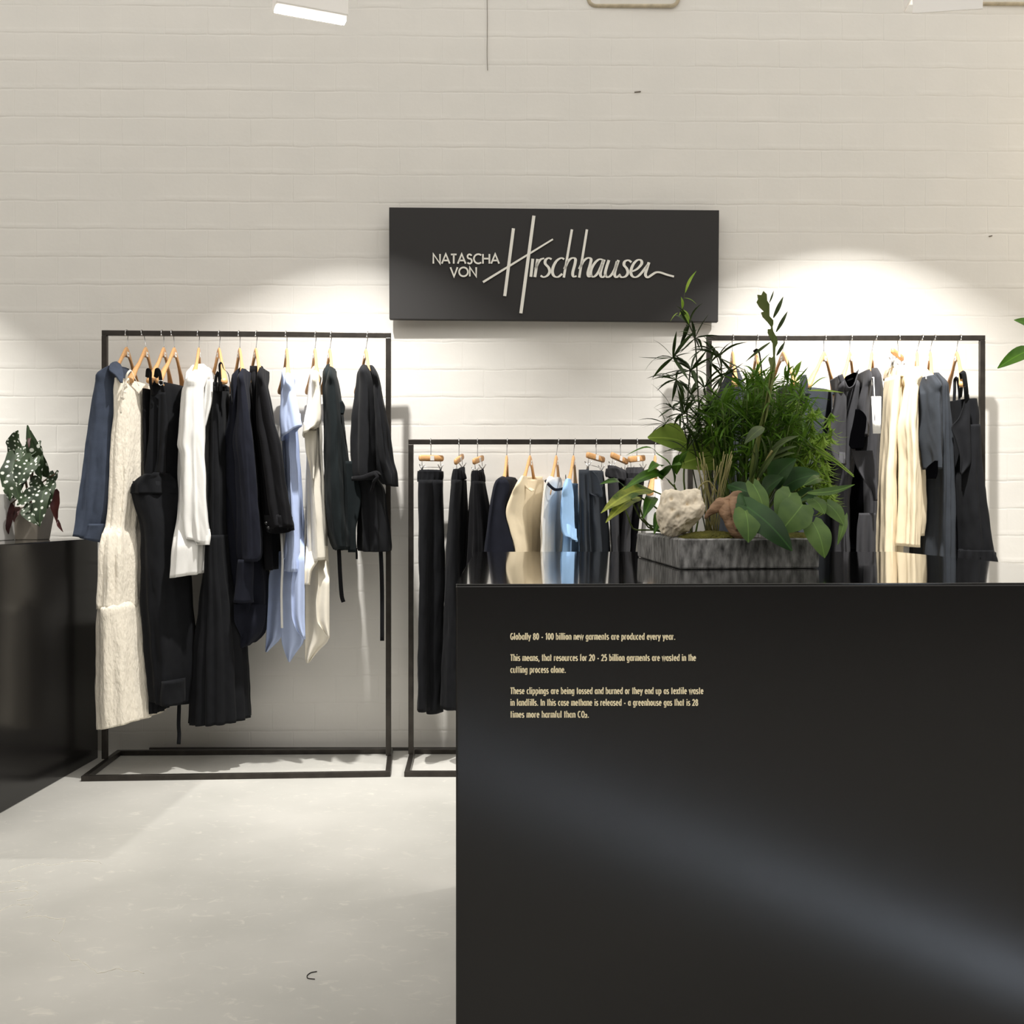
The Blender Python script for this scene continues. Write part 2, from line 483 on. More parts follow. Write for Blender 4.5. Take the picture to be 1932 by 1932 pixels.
struct(m.build('trim_1', pm('skim_coat_edge', sr(228, 224, 214), .6)))
# thin dark box painted as the shadow line along the wall foot, no baseboard
struct(box('wall_foot_shadow', -1.6, 6.0, 4.515, 4.53, 0, .012, pm('joint_shadow', sr(70, 68, 64), .8), bev=0)).rotation_euler.z = 0

# ------------------------------------------------------------------ plinths
T = .939
M_edge = pm('worn_edge', sr(120, 116, 110), .4)


def prism(name, pts, z0, z1, mat, parent=None, bev=.003):
    n = len(pts)
    v = [(x, y, z0) for x, y in pts] + [(x, y, z1) for x, y in pts]
    f = [tuple(range(n))[::-1], tuple(range(n, 2 * n))] + [(i, (i + 1) % n, (i + 1) % n + n, i + n) for i in range(n)]
    o = mk(name, v, f, mat, parent, smooth=False)
    if bev: bevel(o, bev)
    return o


FL, FR, BR, BL = (-.0872, 1.589), (1.10, 1.63), (1.086, 2.898), (-.1065, 2.898)
pl = thing('display_plinth', 'large black display plinth carrying the stone plant tray, printed with cream text', 'plinth', (.5, 2.2, 0), 'black display plinths')
prism('body', [FL, FR, BR, BL], 0, T - .002, M_black, pl)
prism('top_panel', [FL, FR, BR, BL], T - .002, T, M_top, pl, bev=.0008)

pl2 = thing('display_plinth', 'black display plinth at the left edge carrying a spotted potted plant', 'plinth', (-2.4, 3.85, 0), 'black display plinths')
LP = [(-1.791, 3.30), (-1.771, 4.381), (-3.2, 4.381), (-3.2, 3.30)]
prism('body', LP, 0, T - .002, M_black, pl2)
prism('top_panel', LP, T - .002, T, M_top, pl2, bev=.0008)

# ------------------------------------------------------------------ stroke lettering


def arc(cx, cy, rx, ry, a0, a1, n=10):
    return [(cx + rx * math.cos(math.radians(a0 + (a1 - a0) * i / n)), cy + ry * math.sin(math.radians(a0 + (a1 - a0) * i / n))) for i in range(n + 1)]


XH = .72
# glyph: (width, strokes); cap height 1, x-height XH, y up
G = {
    'N': (.78, [[(.06, 0), (.06, 1), (.72, 0), (.72, 1)]]),
    'A': (.82, [[(.02, 0), (.41, 1), (.80, 0)], [(.17, .33), (.65, .33)]]),
    'T': (.56, [[(0, .95), (.56, .95)], [(.28, 0), (.28, .95)]]),
    'S': (.54, [arc(.27, .74, .2, .22, 20, 270, 12) + arc(.27, .26, .22, .26, 90, -150, 12)]),
    'C': (.80, [arc(.5, .5, .44, .48, 50, 310, 18)]),
    'H': (.76, [[(.06, 0), (.06, 1)], [(.70, 0), (.70, 1)], [(.06, .52), (.70, .52)]]),
    'V': (.78, [[(.02, 1), (.39, 0), (.76, 1)]]),
    'O': (1.0, [arc(.5, .5, .46, .48, 0, 360, 28)]),
}
# condensed text face
q = XH / 2
G2 = {
    'G': (.52, [arc(.27, .5, .21, .45, 55, 330, 14) + [(.46, .42), (.28, .42)]]),
    'l': (.2, [[(.1, 0), (.1, 1.04)]]),
    'o': (.46, [arc(.23, q, .16, q - .06, 0, 360, 16)]),
    'b': (.46, [[(.07, 0), (.07, 1.04)], arc(.22, q, .16, q - .06, 0, 360, 16)]),
    'a': (.46, [[(.39, 0), (.39, XH)], arc(.23, q, .16, q - .06, 0, 360, 16)]),
    'd': (.46, [[(.39, 0), (.39, 1.04)], arc(.23, q, .16, q - .06, 0, 360, 16)]),
    'p': (.46, [[(.07, -.26), (.07, XH)], arc(.22, q, .16, q - .06, 0, 360, 16)]),
    'g': (.46, [[(.39, XH), (.39, -.08)] + arc(.22, -.06, .17, .15, 0, -150, 8), arc(.23, q, .16, q - .06, 0, 360, 16)]),
    'y': (.42, [[(.02, XH), (.21, .04)], [(.40, XH), (.12, -.26)]]),
    '8': (.46, [arc(.23, .73, .14, .2, 0, 360, 14), arc(.23, .27, .17, .23, 0, 360, 14)]),
    '0': (.46, [arc(.23, .5, .17, .44, 0, 360, 18)]),
    '1': (.3, [[(.02, .8), (.17, .94), (.17, 0)]]),
    '2': (.44, [arc(.21, .7, .16, .24, 165, -35, 10) + [(.06, .06), (.42, .06)]]),
    '5': (.44, [[(.38, .94), (.13, .94), (.09, .56)] + arc(.2, .32, .17, .27, 110, -140, 10)]),
    '-': (.34, [[(.05, .36), (.29, .36)]]),
    'i': (.2, [[(.1, 0), (.1, XH)], [(.1, .87), (.1, 1.0)]]),
    'n': (.44, [[(.07, 0), (.07, XH)], [(.07, .42)] + arc(.22, XH - .2, .15, .15, 160, 0, 8) + [(.37, 0)]]),
    'h': (.44, [[(.07, 0), (.07, 1.04)], [(.07, .42)] + arc(.22, XH - .2, .15, .15, 160, 0, 8) + [(.37, 0)]]),
    'm': (.66, [[(.07, 0), (.07, XH)], [(.07, .42)] + arc(.2, XH - .2, .13, .15, 160, 0, 8) + [(.33, 0)], [(.33, .42)] + arc(.46, XH - .2, .13, .15, 160, 0, 8) + [(.59, 0)]]),
    'u': (.44, [[(.07, XH), (.07, .2)] + arc(.22, .2, .15, .15, 180, 360, 8) + [(.37, XH)], [(.37, 0), (.37, XH)]]),
    'e': (.44, [[(.08, .4), (.37, .4)] + arc(.22, q, .16, q - .06, 12, 320, 14)]),
    'w': (.62, [[(.02, XH), (.17, .03), (.31, XH), (.45, .03), (.60, XH)]]),
    'r': (.3, [[(.07, 0), (.07, XH)], [(.07, .44), (.16, .64), (.29, .66)]]),
    't': (.28, [[(.13, 0), (.13, .98)], [(.0, XH - .05), (.27, XH - .05)]]),
    's': (.36, [arc(.18, .51, .12, .15, 30, 260, 8) + arc(.17, .2, .14, .15, 80, -150, 8)]),
    'c': (.38, [arc(.23, q, .16, q - .06, 55, 305, 12)]),
    'v': (.40, [[(.02, XH), (.20, .03), (.38, XH)]]),
    'T': (.44, [[(.0, .94), (.44, .94)], [(.22, 0), (.22, .94)]]),
    'f': (.27, [[(.11, 0), (.11, .8)] + arc(.22, .84, .11, .14, 180, 80, 6), [(.0, XH - .05), (.26, XH - .05)]]),
    'x': (.40, [[(.02, XH), (.38, 0)], [(.38, XH), (.02, 0)]]),
    'I': (.22, [[(.11, 0), (.11, 1)]]),
    'C': (.50, [arc(.28, .5, .22, .45, 55, 305, 14)]),
    'O': (.54, [arc(.27, .5, .21, .45, 0, 360, 18)]),
    '.': (.2, [[(.1, 0), (.1, .14)]]),
    ',': (.2, [[(.12, .12), (.06, -.16)]]),
    '_': (.34, [arc(.16, .36, .11, .15, 165, -35, 8) + [(.04, .05), (.32, .05)]]),
}


def stroke(mb, pts, to3, wfun, thick_n):
    """flat letter stroke: pts in px, to3(px,py,off)->point, thickness away from the face"""
    P = [Vector((a, b)) for a, b in pts]
    Q = [P[0]]
    for a in P[1:]:
        if (a - Q[-1]).length > 1e-4: Q.append(a)
    P = Q; n = len(P)
    if n < 2: return
    closed = (P[0] - P[-1]).length < 1e-3
    L = []
    for i, p in enumerate(P):
        if closed and i in (0, n - 1): t1 = (P[1] - P[0]).normalized(); t0 = (P[-1] - P[-2]).normalized()
        else:
            t0 = (P[i] - P[i - 1]).normalized() if i > 0 else (P[1] - P[0]).normalized()
            t1 = (P[i + 1] - P[i]).normalized() if i < n - 1 else t0
        t = (t0 + t1)
        t = t.normalized() if t.length > .1 else t1
        nn = Vector((-t.y, t.x)); c = max(.45, nn.dot(Vector((-t1.y, t1.x))))
        w = wfun(i / (n - 1), t) / 2 / c
        L.append((p + nn * w, p - nn * w))
    v = []; f = []
    for a, b in L:
        v += [to3(a.x, a.y, 0), to3(b.x, b.y, 0), to3(a.x, a.y, thick_n), to3(b.x, b.y, thick_n)]
    for i in range(n - 1):
        k = i * 4; j = k + 4
        f += [(k + 2, k + 3, j + 3, j + 2), (k, j, j + 1, k + 1), (k, k + 2, j + 2, j), (k + 1, j + 1, j + 3, k + 3)]
    f += [(0, 1, 3, 2), (4 * n - 4, 4 * n - 2, 4 * n - 1, 4 * n - 3)]
    mb.add(v, f)


def text_line(mb, txt, x0, x1, base, cap, font, to3, w, thick, track=.08):
    tot = 0
    for ch in txt:
        tot += (font[ch][0] if ch != ' ' else .24) + track
    tot -= track
    sx = (x1 - x0) / tot; x = 0
    for ch in txt:
        if ch == ' ':
            x += .24 + track; continue
        gw, st = font[ch]
        for s_ in st:
            stroke(mb, [(x0 + (x + a) * sx, base - b * cap) for a, b in s_], to3, lambda q_, t: w, thick)
        x += gw + track


def plinth_face(px, py, off):
    # intersection with the front face of the plinth
    k = (FR[1] - FL[1]) / (FR[0] - FL[0]); r = (px - 966) / F
    d = (FL[1] - k * FL[0]) / (1 - k * r) - .0004 - off
    return W(px, py, d)


tx = MB()
for s_, xe, by in (('Globally 80 - 100 billion new garments are produced every year.', 1274, 1207),
                   ('This means, that resources for 20 - 25 billion garments are wasted in the', 1313, 1247),
                   ('cutting process alone.', 1067.5, 1269.5),
                   ('These clippings are being tossed and burned or they end up as textile waste', 1327, 1309.5),
                   ('in landfills. In this case methane is released - a greenhouse gas that is 28', 1317, 1331.5),
                   ('times more harmful than CO_.', 1111, 1354)):
    text_line(tx, s_, 963, xe, by, 12.4, G2, plinth_face, 2.15, .0006)
tx.build('printed_text', M_text, pl, smooth=False)['label'] = 'cream printed text lines'

# ------------------------------------------------------------------ wall sign
SB, ST_ = 4.50, .03


def sign_d(px): return SB + .03 * (px - 1046) / F * SB


sg = thing('wall_sign', 'black rectangular sign panel with white handwritten shop name on the brick wall', 'sign', W(1046, 604, SB))
cor = [(734, 391), (1357, 396.5), (1355, 607), (734.5, 602)]
v = []
for a, b in cor: v.append(W(a, b, sign_d(a)))
for a, b in cor:
    p_ = W(a, b, sign_d(a)); v.append(p_ + Vector((0, ST_, 0)))
o = mk('panel', v, [(0, 1, 2, 3), (7, 6, 5, 4), (0, 4, 5, 1), (1, 5, 6, 2), (2, 6, 7, 3), (3, 7, 4, 0)], M_sign, sg, smooth=False); bevel(o, .002)
for a, b in ((800, 440), (1290, 440), (800, 565), (1290, 565)):
    p_ = W(a, b, sign_d(a)); m = MB(); m.bar(p_ + Vector((0, ST_, 0)), Vector((p_.x, wall_y(p_.x) + .01, p_.z)), .02); m.build('spacer', M_lampb, sg)


def sign_face(px, py, off):
    return W(px, py, sign_d(px) - .0004 - off)


lt = MB()
text_line(lt, 'NATASCHA', 816.5, 942, 497.4, 18.2, G, sign_face, 3.2, .006, .10)
text_line(lt, 'VON', 849.5, 899.5, 521.6, 17.4, G, sign_face, 3.2, .006, .10)


def z6(p): return [(800 + a / 3.864, 440 + b / 3.864) for a, b in p]
def z3(p): return [(720 + a / 2.927, 370 + b / 2.927) for a, b in p]


def cw(wt, wn): return lambda q_, t: wn + (wt - wn) * min(1, abs(t.y) ** 1.5 * 1.05)


def sp2(pts, n=26):
    t = np.linspace(0, 1, len(pts)); qq = np.linspace(0, 1, n)
    P = np.array(pts, float)
    # Catmull-Rom through the points
    out = []
    m = len(pts) - 1
    for u in np.linspace(0, m, n):
        i = min(int(u), m - 1); s_ = u - i
        p0 = P[max(i - 1, 0)]; p1 = P[i]; p2 = P[i + 1]; p3 = P[min(i + 2, m)]
        out.append(tuple(.5 * (2 * p1 + (p2 - p0) * s_ + (2 * p0 - 5 * p1 + 4 * p2 - p3) * s_**2 + (3 * p1 - p0 - 3 * p2 + p3) * s_**3)))
    return out


for pts, w in ((((728, 178), (680, 552)), 5.8), (((841, 108), (769, 647)), 6.0), (((1051, 184), (1006, 450)), 4.6), (((1134, 184), (1091, 450)), 4.6)):
    stroke(lt, z3(pts), sign_face, lambda q_, t, w=w: w, .006)
stroke(lt, z3(((946, 238), (560, 475))), sign_face, lambda q_, t: 3.2 + 1.0 * q_, .0065)
lower = [
    [(793, 186), (779, 318)], [(828, 188), (808, 320)],
    [(814, 262), (828, 222), (850, 192), (876, 183)],
    [(930, 190), (908, 181), (886, 196), (884, 222), (908, 250), (916, 280), (900, 308), (872, 320), (850, 309)],
    [(1022, 190), (1000, 181), (968, 200), (944, 240), (936, 282), (948, 312), (976, 319), (1008, 296)],
    [(1024, 262), (1050, 205), (1080, 181), (1103, 188), (1100, 225), (1084, 288), (1090, 316), (1112, 312)],
    [(1132, 262), (1160, 207), (1192, 181), (1217, 188), (1212, 225), (1195, 288), (1202, 316), (1228, 306)],
    [(1308, 196), (1278, 190), (1246, 216), (1220, 262), (1216, 302), (1236, 318), (1266, 292), (1292, 240), (1306, 200)],
    [(1314, 192), (1292, 262), (1286, 304), (1302, 321), (1330, 300)],
    [(1348, 196), (1330, 250), (1321, 296), (1336, 320), (1364, 306), (1392, 260), (1408, 205)],
    [(1418, 196), (1396, 262), (1390, 304), (1404, 321), (1432, 300)],
    [(1512, 212), (1490, 197), (1464, 206), (1458, 232), (1478, 258), (1486, 288), (1470, 314), (1442, 321), (1424, 308)],
    [(1512, 280), (1552, 262), (1586, 224), (1582, 198), (1556, 196), (1526, 226), (1508, 276), (1516, 310), (1542, 321), (1576, 300), (1630, 232)],
    [(1640, 212), (1624, 262), (1614, 302), (1630, 322), (1660, 304), (1690, 286), (1722, 286), (1770, 302), (1822, 316)],
]
for i, pts in enumerate(lower):
    stroke(lt, sp2(z6(pts), 30 if len(pts) > 2 else 6), sign_face, cw(5.4, 2.6) if i < 13 else cw(5.4, 3.4), .006)
lt.build('lettering', M_letter, sg, smooth=False)['label'] = 'raised white lettering'

# ------------------------------------------------------------------ clothes racks
R1 = lambda px: 4.28 + (px - 198) / 535 * .058
R2 = lambda px: 4.366
R3 = lambda px: 4.404
BAR = .0215


def rack(label, xl, xr, dl, dr, ztop, fl_, fr_, bl_, br_):
    r = thing('clothes_rack', label, 'clothes rack', ((xl + xr) / 2, (dl + dr) / 2, 0), 'black square tube clothes racks')
    h = BAR / 2
    m = MB(); m.bar((xl - h, dl, ztop), (xr + h, dr, ztop), BAR); bevel(m.build('top_rail', M_steel, r, False), .002)
    for x, d in ((xl, dl), (xr, dr)):
        m = MB(); m.bar((x, d, BAR), (x, d, ztop - h), BAR, up=Vector((0, 1, 0))); bevel(m.build('upright', M_steel, r, False), .002)
    for (a, b) in ((fl_, bl_), (fr_, br_)):
        m = MB(); m.bar((a[0], a[1] + h, h), (b[0], b[1] - h, h), BAR); bevel(m.build('base_side', M_steel, r, False), .002)
    for (a, b) in ((fl_, fr_), (bl_, br_)):
        m = MB(); m.bar((a[0] - h, a[1], h), (b[0] + h, b[1], h), BAR); bevel(m.build('base_rail', M_steel, r, False), .002)
    return r


X = lambda px, d: (px - 966) / F * d
rack('tall black steel clothes rack left of the wall sign', X(198, 4.28), X(733, 4.338), 4.28, 4.338, 1.80,
     (-1.672, 4.006), (-.494, 4.075), (-1.70, 4.43), (-.53, 4.465))
rack('low black steel clothes rack in the middle, partly behind the large plinth', X(775.5, 4.366), X(775.5, 4.366) + 1.19, 4.366, 4.366, 1.351,
     (X(768, 4.075), 4.075), (.765, 4.075), (X(779, 4.46), 4.46), (.765, 4.46))
rack('tall black steel clothes rack on the right behind the plants', X(1337.5, 4.404), X(1852.5, 4.404), 4.404, 4.404, 1.80,
     (.847, 4.12), (2.021, 4.12), (.847, 4.52), (2.021, 4.535))

# ------------------------------------------------------------------ hangers


def hook_mb(neck=-.06):
    m = MB(); r = .0155
    pts = [(0, .004, neck - .01), (0, .006, neck + .01), (0, .012, -.02), (0, r, -.004)]
    for a in range(0, 181, 20):
        pts.append((0, r * math.cos(math.radians(a)), r * math.sin(math.radians(a))))
    pts += [(0, -r, -.008)]
    m.sweep(pts, .0016, 8)
    m.sweep([(0, -r - .0005, -.004), (0, -r - .0005, -.006), (0, -r - .0005, -.009), (0, -r - .0005, -.012), (0, -r - .0005, -.014)], [.001, .0032, .0038, .0032, .001], 8)
    return m


def hanger_body():
    n = 41; ring = 10; v = []; f = []
    for i in range(n):
        s_ = -1 + 2 * i / (n - 1); u = abs(s_)
        x = .188 * s_
        top = -.056 - .168 * ((u * u + .006) ** .5 - .0775) * (1.0 + .12 * math.sin(math.pi * min(u * 1.6, 1))) - .02 * u * u * (1 - u)
        hgt = .046 - .026 * min(1, u / .28) ** .8 + .010 * max(0, u - .6) / .4
        tk = .012 + .020 * max(0, (u - .35) / .65) ** 1.5
        if u > .96: hgt *= .72; tk *= .8
        cy = -.012 * (u ** 2)
        for j in range(ring):
            a = 2 * math.pi * j / ring
            v.append((x, cy + tk / 2 * math.copysign(abs(math.cos(a)) ** .7, math.cos(a)), top - hgt / 2 + hgt / 2 * math.copysign(abs(math.sin(a)) ** .8, math.sin(a))))
    for i in range(n - 1):
        for j in range(ring):
            f.append((i * ring + j, i * ring + (j + 1) % ring, (i + 1) * ring + (j + 1) % ring, (i + 1) * ring + j))
    f.append(tuple(range(ring))); f.append(tuple((n - 1) * ring + j for j in range(ring)))
    m = MB(); m.add(v, f); return m


def make_hanger(bar):
    h = thing('wooden_hanger', 'x', 'hanger')
    hanger_body().build('shoulder_bar', M_wood, h)
    hook_mb().build('hook', M_chrome, h)
    m = MB()
    for sg_ in (-1, 1):
        vv, ff_ = box_vf(-.0125, .0125, sg_ * .0062 - .0008, sg_ * .0062 + .0008, -.098, -.078); m.add(vv, ff_)
    lb = m.build('label', M_label, h, False)
    m = MB()
    for sg_ in (-1, 1):
        vv, ff_ = box_vf(-.0085, .0085, sg_ * .0068 - .0006, sg_ * .0068 + .0006, -.0895, -.0865); m.add(vv, ff_)
    m.build('print', M_print, lb, False)
    if bar:
        m = MB(); m.sweep([(-.18, -.01, -.232), (0, -.004, -.236), (.18, -.01, -.232)], .0055, 8)
        m.build('trouser_bar', M_wood, h)
    return h


PROTO = {False: make_hanger(False), True: make_hanger(True)}
USED = set()


def put_hanger(rd, zr, hookpx, neckpx, tippx, label, bar=False, group='wooden shoulder hangers on the racks'):
    src = PROTO[bar]
    d = rd(hookpx); xc = X(neckpx, d); x0 = X(hookpx, d)
    best = min((abs(966 + (xc + .2 * math.sin(p) - .012 * math.cos(p)) * F / (d - .2 * math.cos(p) - .012 * math.sin(p)) - (neckpx + (tippx - neckpx) * .88)), p) for p in [math.radians(a / 2) for a in range(-170, 171)])[1]
    rot = best - math.pi / 2
    if bar not in USED:
        USED.add(bar); o = src; kids = list(src.children)
    else:
        o = src.copy(); C.objects.link(o); kids = []
        for ch in src.children:
            c = ch.copy(); C.objects.link(c); c.parent = o; kids.append(c)
            for g in ch.children:
                g2 = g.copy(); C.objects.link(g2); g2.parent = c
    o.location = (x0, d, zr); o['label'] = label; o['category'] = 'hanger'; o['group'] = group
    dx = xc - x0
    for c in kids:
        if c.name.startswith('hook'):
            c.rotation_euler = (0, math.atan2(-dx, .06), 0)
        else:
            c.rotation_euler = (0, 0, rot); c.location = (dx, 0, 0)
    return best


def clip_hanger(rd, zr, hookpx, a, b, dy, label):
    d = rd(hookpx)
    h = thing('clip_hanger', label, 'hanger', (X(hookpx, d), d, zr), 'wooden clip hangers on the racks')
    A = W(a[0], a[1], d - dy); B = W(b[0], b[1], d + dy); mid = (A + B) / 2
    m = MB(); n = 14; t = (B - A).normalized(); u = t.cross(Vector((0, 0, 1))).normalized(); k = u.cross(t)
    ring = []
    for i, (s_, sc) in enumerate(((0, .55), (.03, .92), (.07, 1), (.93, 1), (.97, .92), (1, .55))):
        p = A + (B - A) * s_
        ring += [p + u * .008 * sc * math.cos(j * 2 * math.pi / n) + k * .0135 * sc * math.copysign(abs(math.sin(j * 2 * math.pi / n)) ** .6, math.sin(j * 2 * math.pi / n)) for j in range(n)]
    f_ = [(i * n + j, i * n + (j + 1) % n, (i + 1) * n + (j + 1) % n, (i + 1) * n + j) for i in range(5) for j in range(n)]
    m.add(ring, f_ + [tuple(range(n)), tuple(5 * n + j for j in range(n))]); m.build('bar', M_wood, h)
    hk = hook_mb(mid.z - zr + .01)
    hk.v = [p + Vector((X(hookpx, d), d, zr)) for p in hk.v]; hk.build('hook', M_chrome, h)
    m = MB(); fm = mid - u * (.009 if u.y > 0 else -.009); m.bar(fm - t * .009, fm + t * .009, .0014, .02); m.build('label', M_label, h, False)
    ends = []
    for s_ in (.12, .88):
        p = A + (B - A) * s_
        m = MB(); e = p - k * .034
        m.sweep([p - k * .010, p - k * .034], .0013, 6)
        for sg_ in (-1, 1):
            m.sweep([e + u * .009 * sg_ + Vector((.007 * sg_, 0, .008)), e + u * .002 * sg_ - k * .012, e + u * .004 * sg_ - k * .034], [.0022, .003, .0034], 8)
        m.build('clip', M_chrome, h); ends.append(e - k * .004)
    m = MB(); m.sweep(ends, .0011, 6); m.build('cross_wire', M_chrome, h)
    return h


# (hook px, neck px, near-tip px, label, bar)
HG1 = [(239, 239, 196, 'wooden hanger holding the dark blue coat, leftmost on the left rack', False),
       (269, 275, 238, 'wooden hanger holding the cream seersucker dress', False),
       (306.5, 309, 276, 'wooden hanger with trouser bar holding the narrow black strap dress', True),
       (325, 329, 293, 'wooden hanger with trouser bar holding the black jumpsuit', True),
       (374.5, 375, 360, 'wooden hanger holding the white long-sleeved shirt', False),
       (414, 413, 426, 'wooden hanger holding the long black pleated strap dress', False),
       (451.4, 452, 460, 'wooden hanger holding the black batwing blouse', False),
       (484, 482.5, 494, 'wooden hanger holding the black shirt with buttoned cuff', False),
       (540, 541, 543, 'wooden hanger holding the light blue draped dress', False),
       (595.6, 594, 598, 'wooden hanger holding the off-white draped dress', False),
       (625, 622, 628, 'wooden hanger holding the dark green-black jacket', False),
       (693.4, 690, 699, 'wooden hanger holding the black belted jacket, rightmost on the left rack', False)]
for a, b, c, l, bar in HG1: put_hanger(R1, 1.80, a, b, c, l, bar)
HG2 = [(957, 956, 944, 'wooden hanger holding the charcoal top on the low rack', False),
       (1000.4, 1000, 974, 'wooden hanger holding the cream top on the low rack', False),
       (1053.4, 1049.5, 1029, 'wooden hanger holding the white top with navy neckline', False),
       (1084.6, 1082, 1065, 'wooden hanger holding the sky blue top on the low rack', False),
       (1236, 1236, 1224, 'wooden hanger on the low rack peeping out beside the big round leaf', False)]
for a, b, c, l, bar in HG2: put_hanger(R2, 1.351, a, b, c, l, bar)
HG3 = [(1382.7, 1382, 1388, 'wooden hanger at the left end of the right rack, above the slate dress', False),
       (1428.6, 1427, 1434, 'wooden hanger behind the tall leafy stem on the right rack', False),
       (1482, 1477, 1508, 'wooden hanger with bright near end, half hidden by fine foliage', False),
       (1556.6, 1555, 1517, 'wooden hanger seen broad-side between foliage and dark tee', False),
       (1605.7, 1603.5, 1580, 'wooden hanger holding the dark round-necked tee dress', False),
       (1652, 1645, 1630, 'wooden hanger holding the charcoal top with the white tag', False),
       (1738.7, 1730, 1728, 'wooden hanger holding the cream shirt on the right rack', False),
       (1762.5, 1755, 1757, 'wooden hanger holding the slate wide-sleeved dress', False),
       (1811, 1805, 1819, 'wooden hanger holding the black wrap strap dress, rightmost of all', False)]
for a, b, c, l, bar in HG3: put_hanger(R3, 1.80, a, b, c, l, bar)
clip_hanger(R2, 1.351, 812.8, (790.5, 864), (836.6, 865), .03, 'wooden clip hanger of the leftmost black trousers on the low rack')
clip_hanger(R2, 1.351, 866, (859, 872), (873, 861), .05, 'wooden clip hanger of the second black trousers on the low rack')
clip_hanger(R2, 1.351, 901, (893.5, 871), (911, 864), .05, 'wooden clip hanger of the black skirt beside the charcoal top')
clip_hanger(R2, 1.351, 1125, (1107, 858), (1140, 868), .045, 'wooden clip hanger right of the sky blue top')
clip_hanger(R2, 1.351, 1171, (1153, 858), (1184, 872), .045, 'tilted wooden clip hanger above the narrow black trousers')
clip_hanger(R2, 1.351, 1202, (1186, 867), (1216, 864), .045, 'wooden clip hanger beside the planter foliage on the low rack')
clip_hanger(R3, 1.80, 1695.7, (1683, 661), (1703, 677), .05, 'wooden clip hanger holding the cream trousers on the right rack')

# ------------------------------------------------------------------ garments
C_denim = cloth('denim_blue', sr(68, 76, 92), .12, bump=.4, bscale=500)
C_cream = pm('cream_seersucker', sr(244, 236, 220), .85, .05, 30, .9, 75, .05, spec=.2, bdist=.006, stretch=(1.6, 1.6, .55))
C_blk = cloth('black_cotton', sr(17, 17, 20), .1)
C_blk2 = cloth('black_wool', sr(23, 24, 27), .12)
C_navy = cloth('midnight_twill', sr(24, 26, 36), .1)
C_grn = cloth('green_black_twill', sr(22, 28, 30), .1)
C_wht = cloth('white_poplin', sr(228, 227, 224), .02, .8)
C_off = cloth('off_white_poplin', sr(230, 224, 210), .03, .8)
C_blu = cloth('light_blue_poplin', sr(184, 199, 234), .03, .8)
C_sky = cloth('sky_blue_cotton', sr(158, 196, 238), .03, .8)
C_crm = cloth('cream_linen', sr(226, 211, 182), .03)
C_sl = cloth('slate_jersey', sr(53, 57, 63), .06)
C_sl2 = cloth('charcoal_jersey', sr(54, 54, 57), .06)
C_in = pm('opening_shade', sr(4, 4, 5), 1, spec=0)  # near-black stands in for shade inside garment openings, no lining
M_btn = pm('black_button', sr(24, 24, 26), .25)
M_buck = pm('metal_buckle', sr(200, 200, 200), .25, metal=1)
M_tagw = pm('white_card', sr(245, 244, 240), .6)


def gar(rd, zr, hookpx, name, label, cat, group):
    d = rd(hookpx)
    return thing(name, label, cat, (X(hookpx, d), d, zr), group)


def button(rd, px, py, dy, mat, parent, r=.006):
    p = W(px, py, rd(px) + dy); m = MB()
    m.sweep([p + Vector((0, .003, 0)), p + Vector((0, -.001, 0)), p + Vector((0, -.003, 0))], [r, r, r * .7], 14)
    return m.build('button', mat, parent)


LG, MG, RG = 'clothes on the left rack', 'clothes on the low middle rack', 'clothes on the right rack'
Z1, Z2, Z3 = 1.80, 1.351, 1.80

# --- left rack
g = gar(R1, Z1, 239, 'coat', 'dark blue denim coat with a wide cuffed sleeve, leftmost on the left rack', 'coat', LG)
tube('body', R1, [(692, 219, 234), (716, 212, 236), (760, 207, 237), (850, 204, 236), (950, 202, 233), (1014, 202, 224)], C_denim, g, b=.16, b0=.07, yc=.03, delta=.5, seed=1)
tube('sleeve', R1, [(690, 213, 222, .03), (698, 203, 225), (709, 193, 227), (740, 186, 230), (775, 181, 231), (816, 176, 229), (856, 171, 227), (903, 167, 224), (949, 162, 219), (985, 157, 212), (1017, 152, 199)], C_denim, g, b=.06, yc=-.17, delta=.7, folds=((3, .007), (7, .003)), tilt=(-.012, 0), seed=2, shoulder=34)
tube('cuff', R1, [(988, 156.5, 211.5), (1003, 154, 206), (1018, 151.5, 200)], C_denim, g, b=.064, yc=-.17, delta=-.2, nring=8, folds=((3, .004),), tilt=(-.012, 0), seed=2)
sheet('collar', R1, [(683, 213, 220, -.16, -.10), (688, 207, 227, -.21, -.14), (697, 206, 231, -.235, -.18), (708, 218, 233, -.245, -.21), (722, 228, 231, -.25, -.24)], C_denim, g, wave=(.5, .006, 0, 0), thick=.005)

g = gar(R1, Z1, 269, 'strap_dress', 'long cream seersucker dress with tied cord straps, hem near the floor', 'dress', LG)
tube('bodice', R1, [(720, 236, 262), (744, 232, 281), (780, 233, 284), (806, 231, 285), (860, 226, 285), (920, 225, 282), (960, 224, 276), (994, 222, 272, .135), (1006, 216, 274, .145, -.11), (1062, 210, 276, .15, -.12), (1100, 207, 277, .15, -.12), (1143, 204, 278, .15, -.12)], C_cream, g, b=.13, yc=-.10, delta=.6, folds=((13, .006), (21, .003)), seed=3)
tube('skirt_tier', R1, [(1130, 207, 272, .12), (1142, 204.2, 277.5, .153), (1154, 203.2, 279), (1222, 203, 285), (1300, 203, 291), (1358, 205, 296)], C_cream, g, b=.155, yc=-.12, delta=.45, folds=((9, .006), (15, .003)), tilt=(.02, -.005), seed=4)
ribbon('strap', R1, [(236, 728, -.2), (240, 706, -.21), (247, 699, -.2), (254, 712, -.19), (262, 728, -.17)], .009, C_cream, g)
ribbon('strap', R1, [(243, 724, -.2), (243, 714, -.235), (234, 728, -.24), (228, 752, -.24), (228, 780, -.24)], .007, C_cream, g)
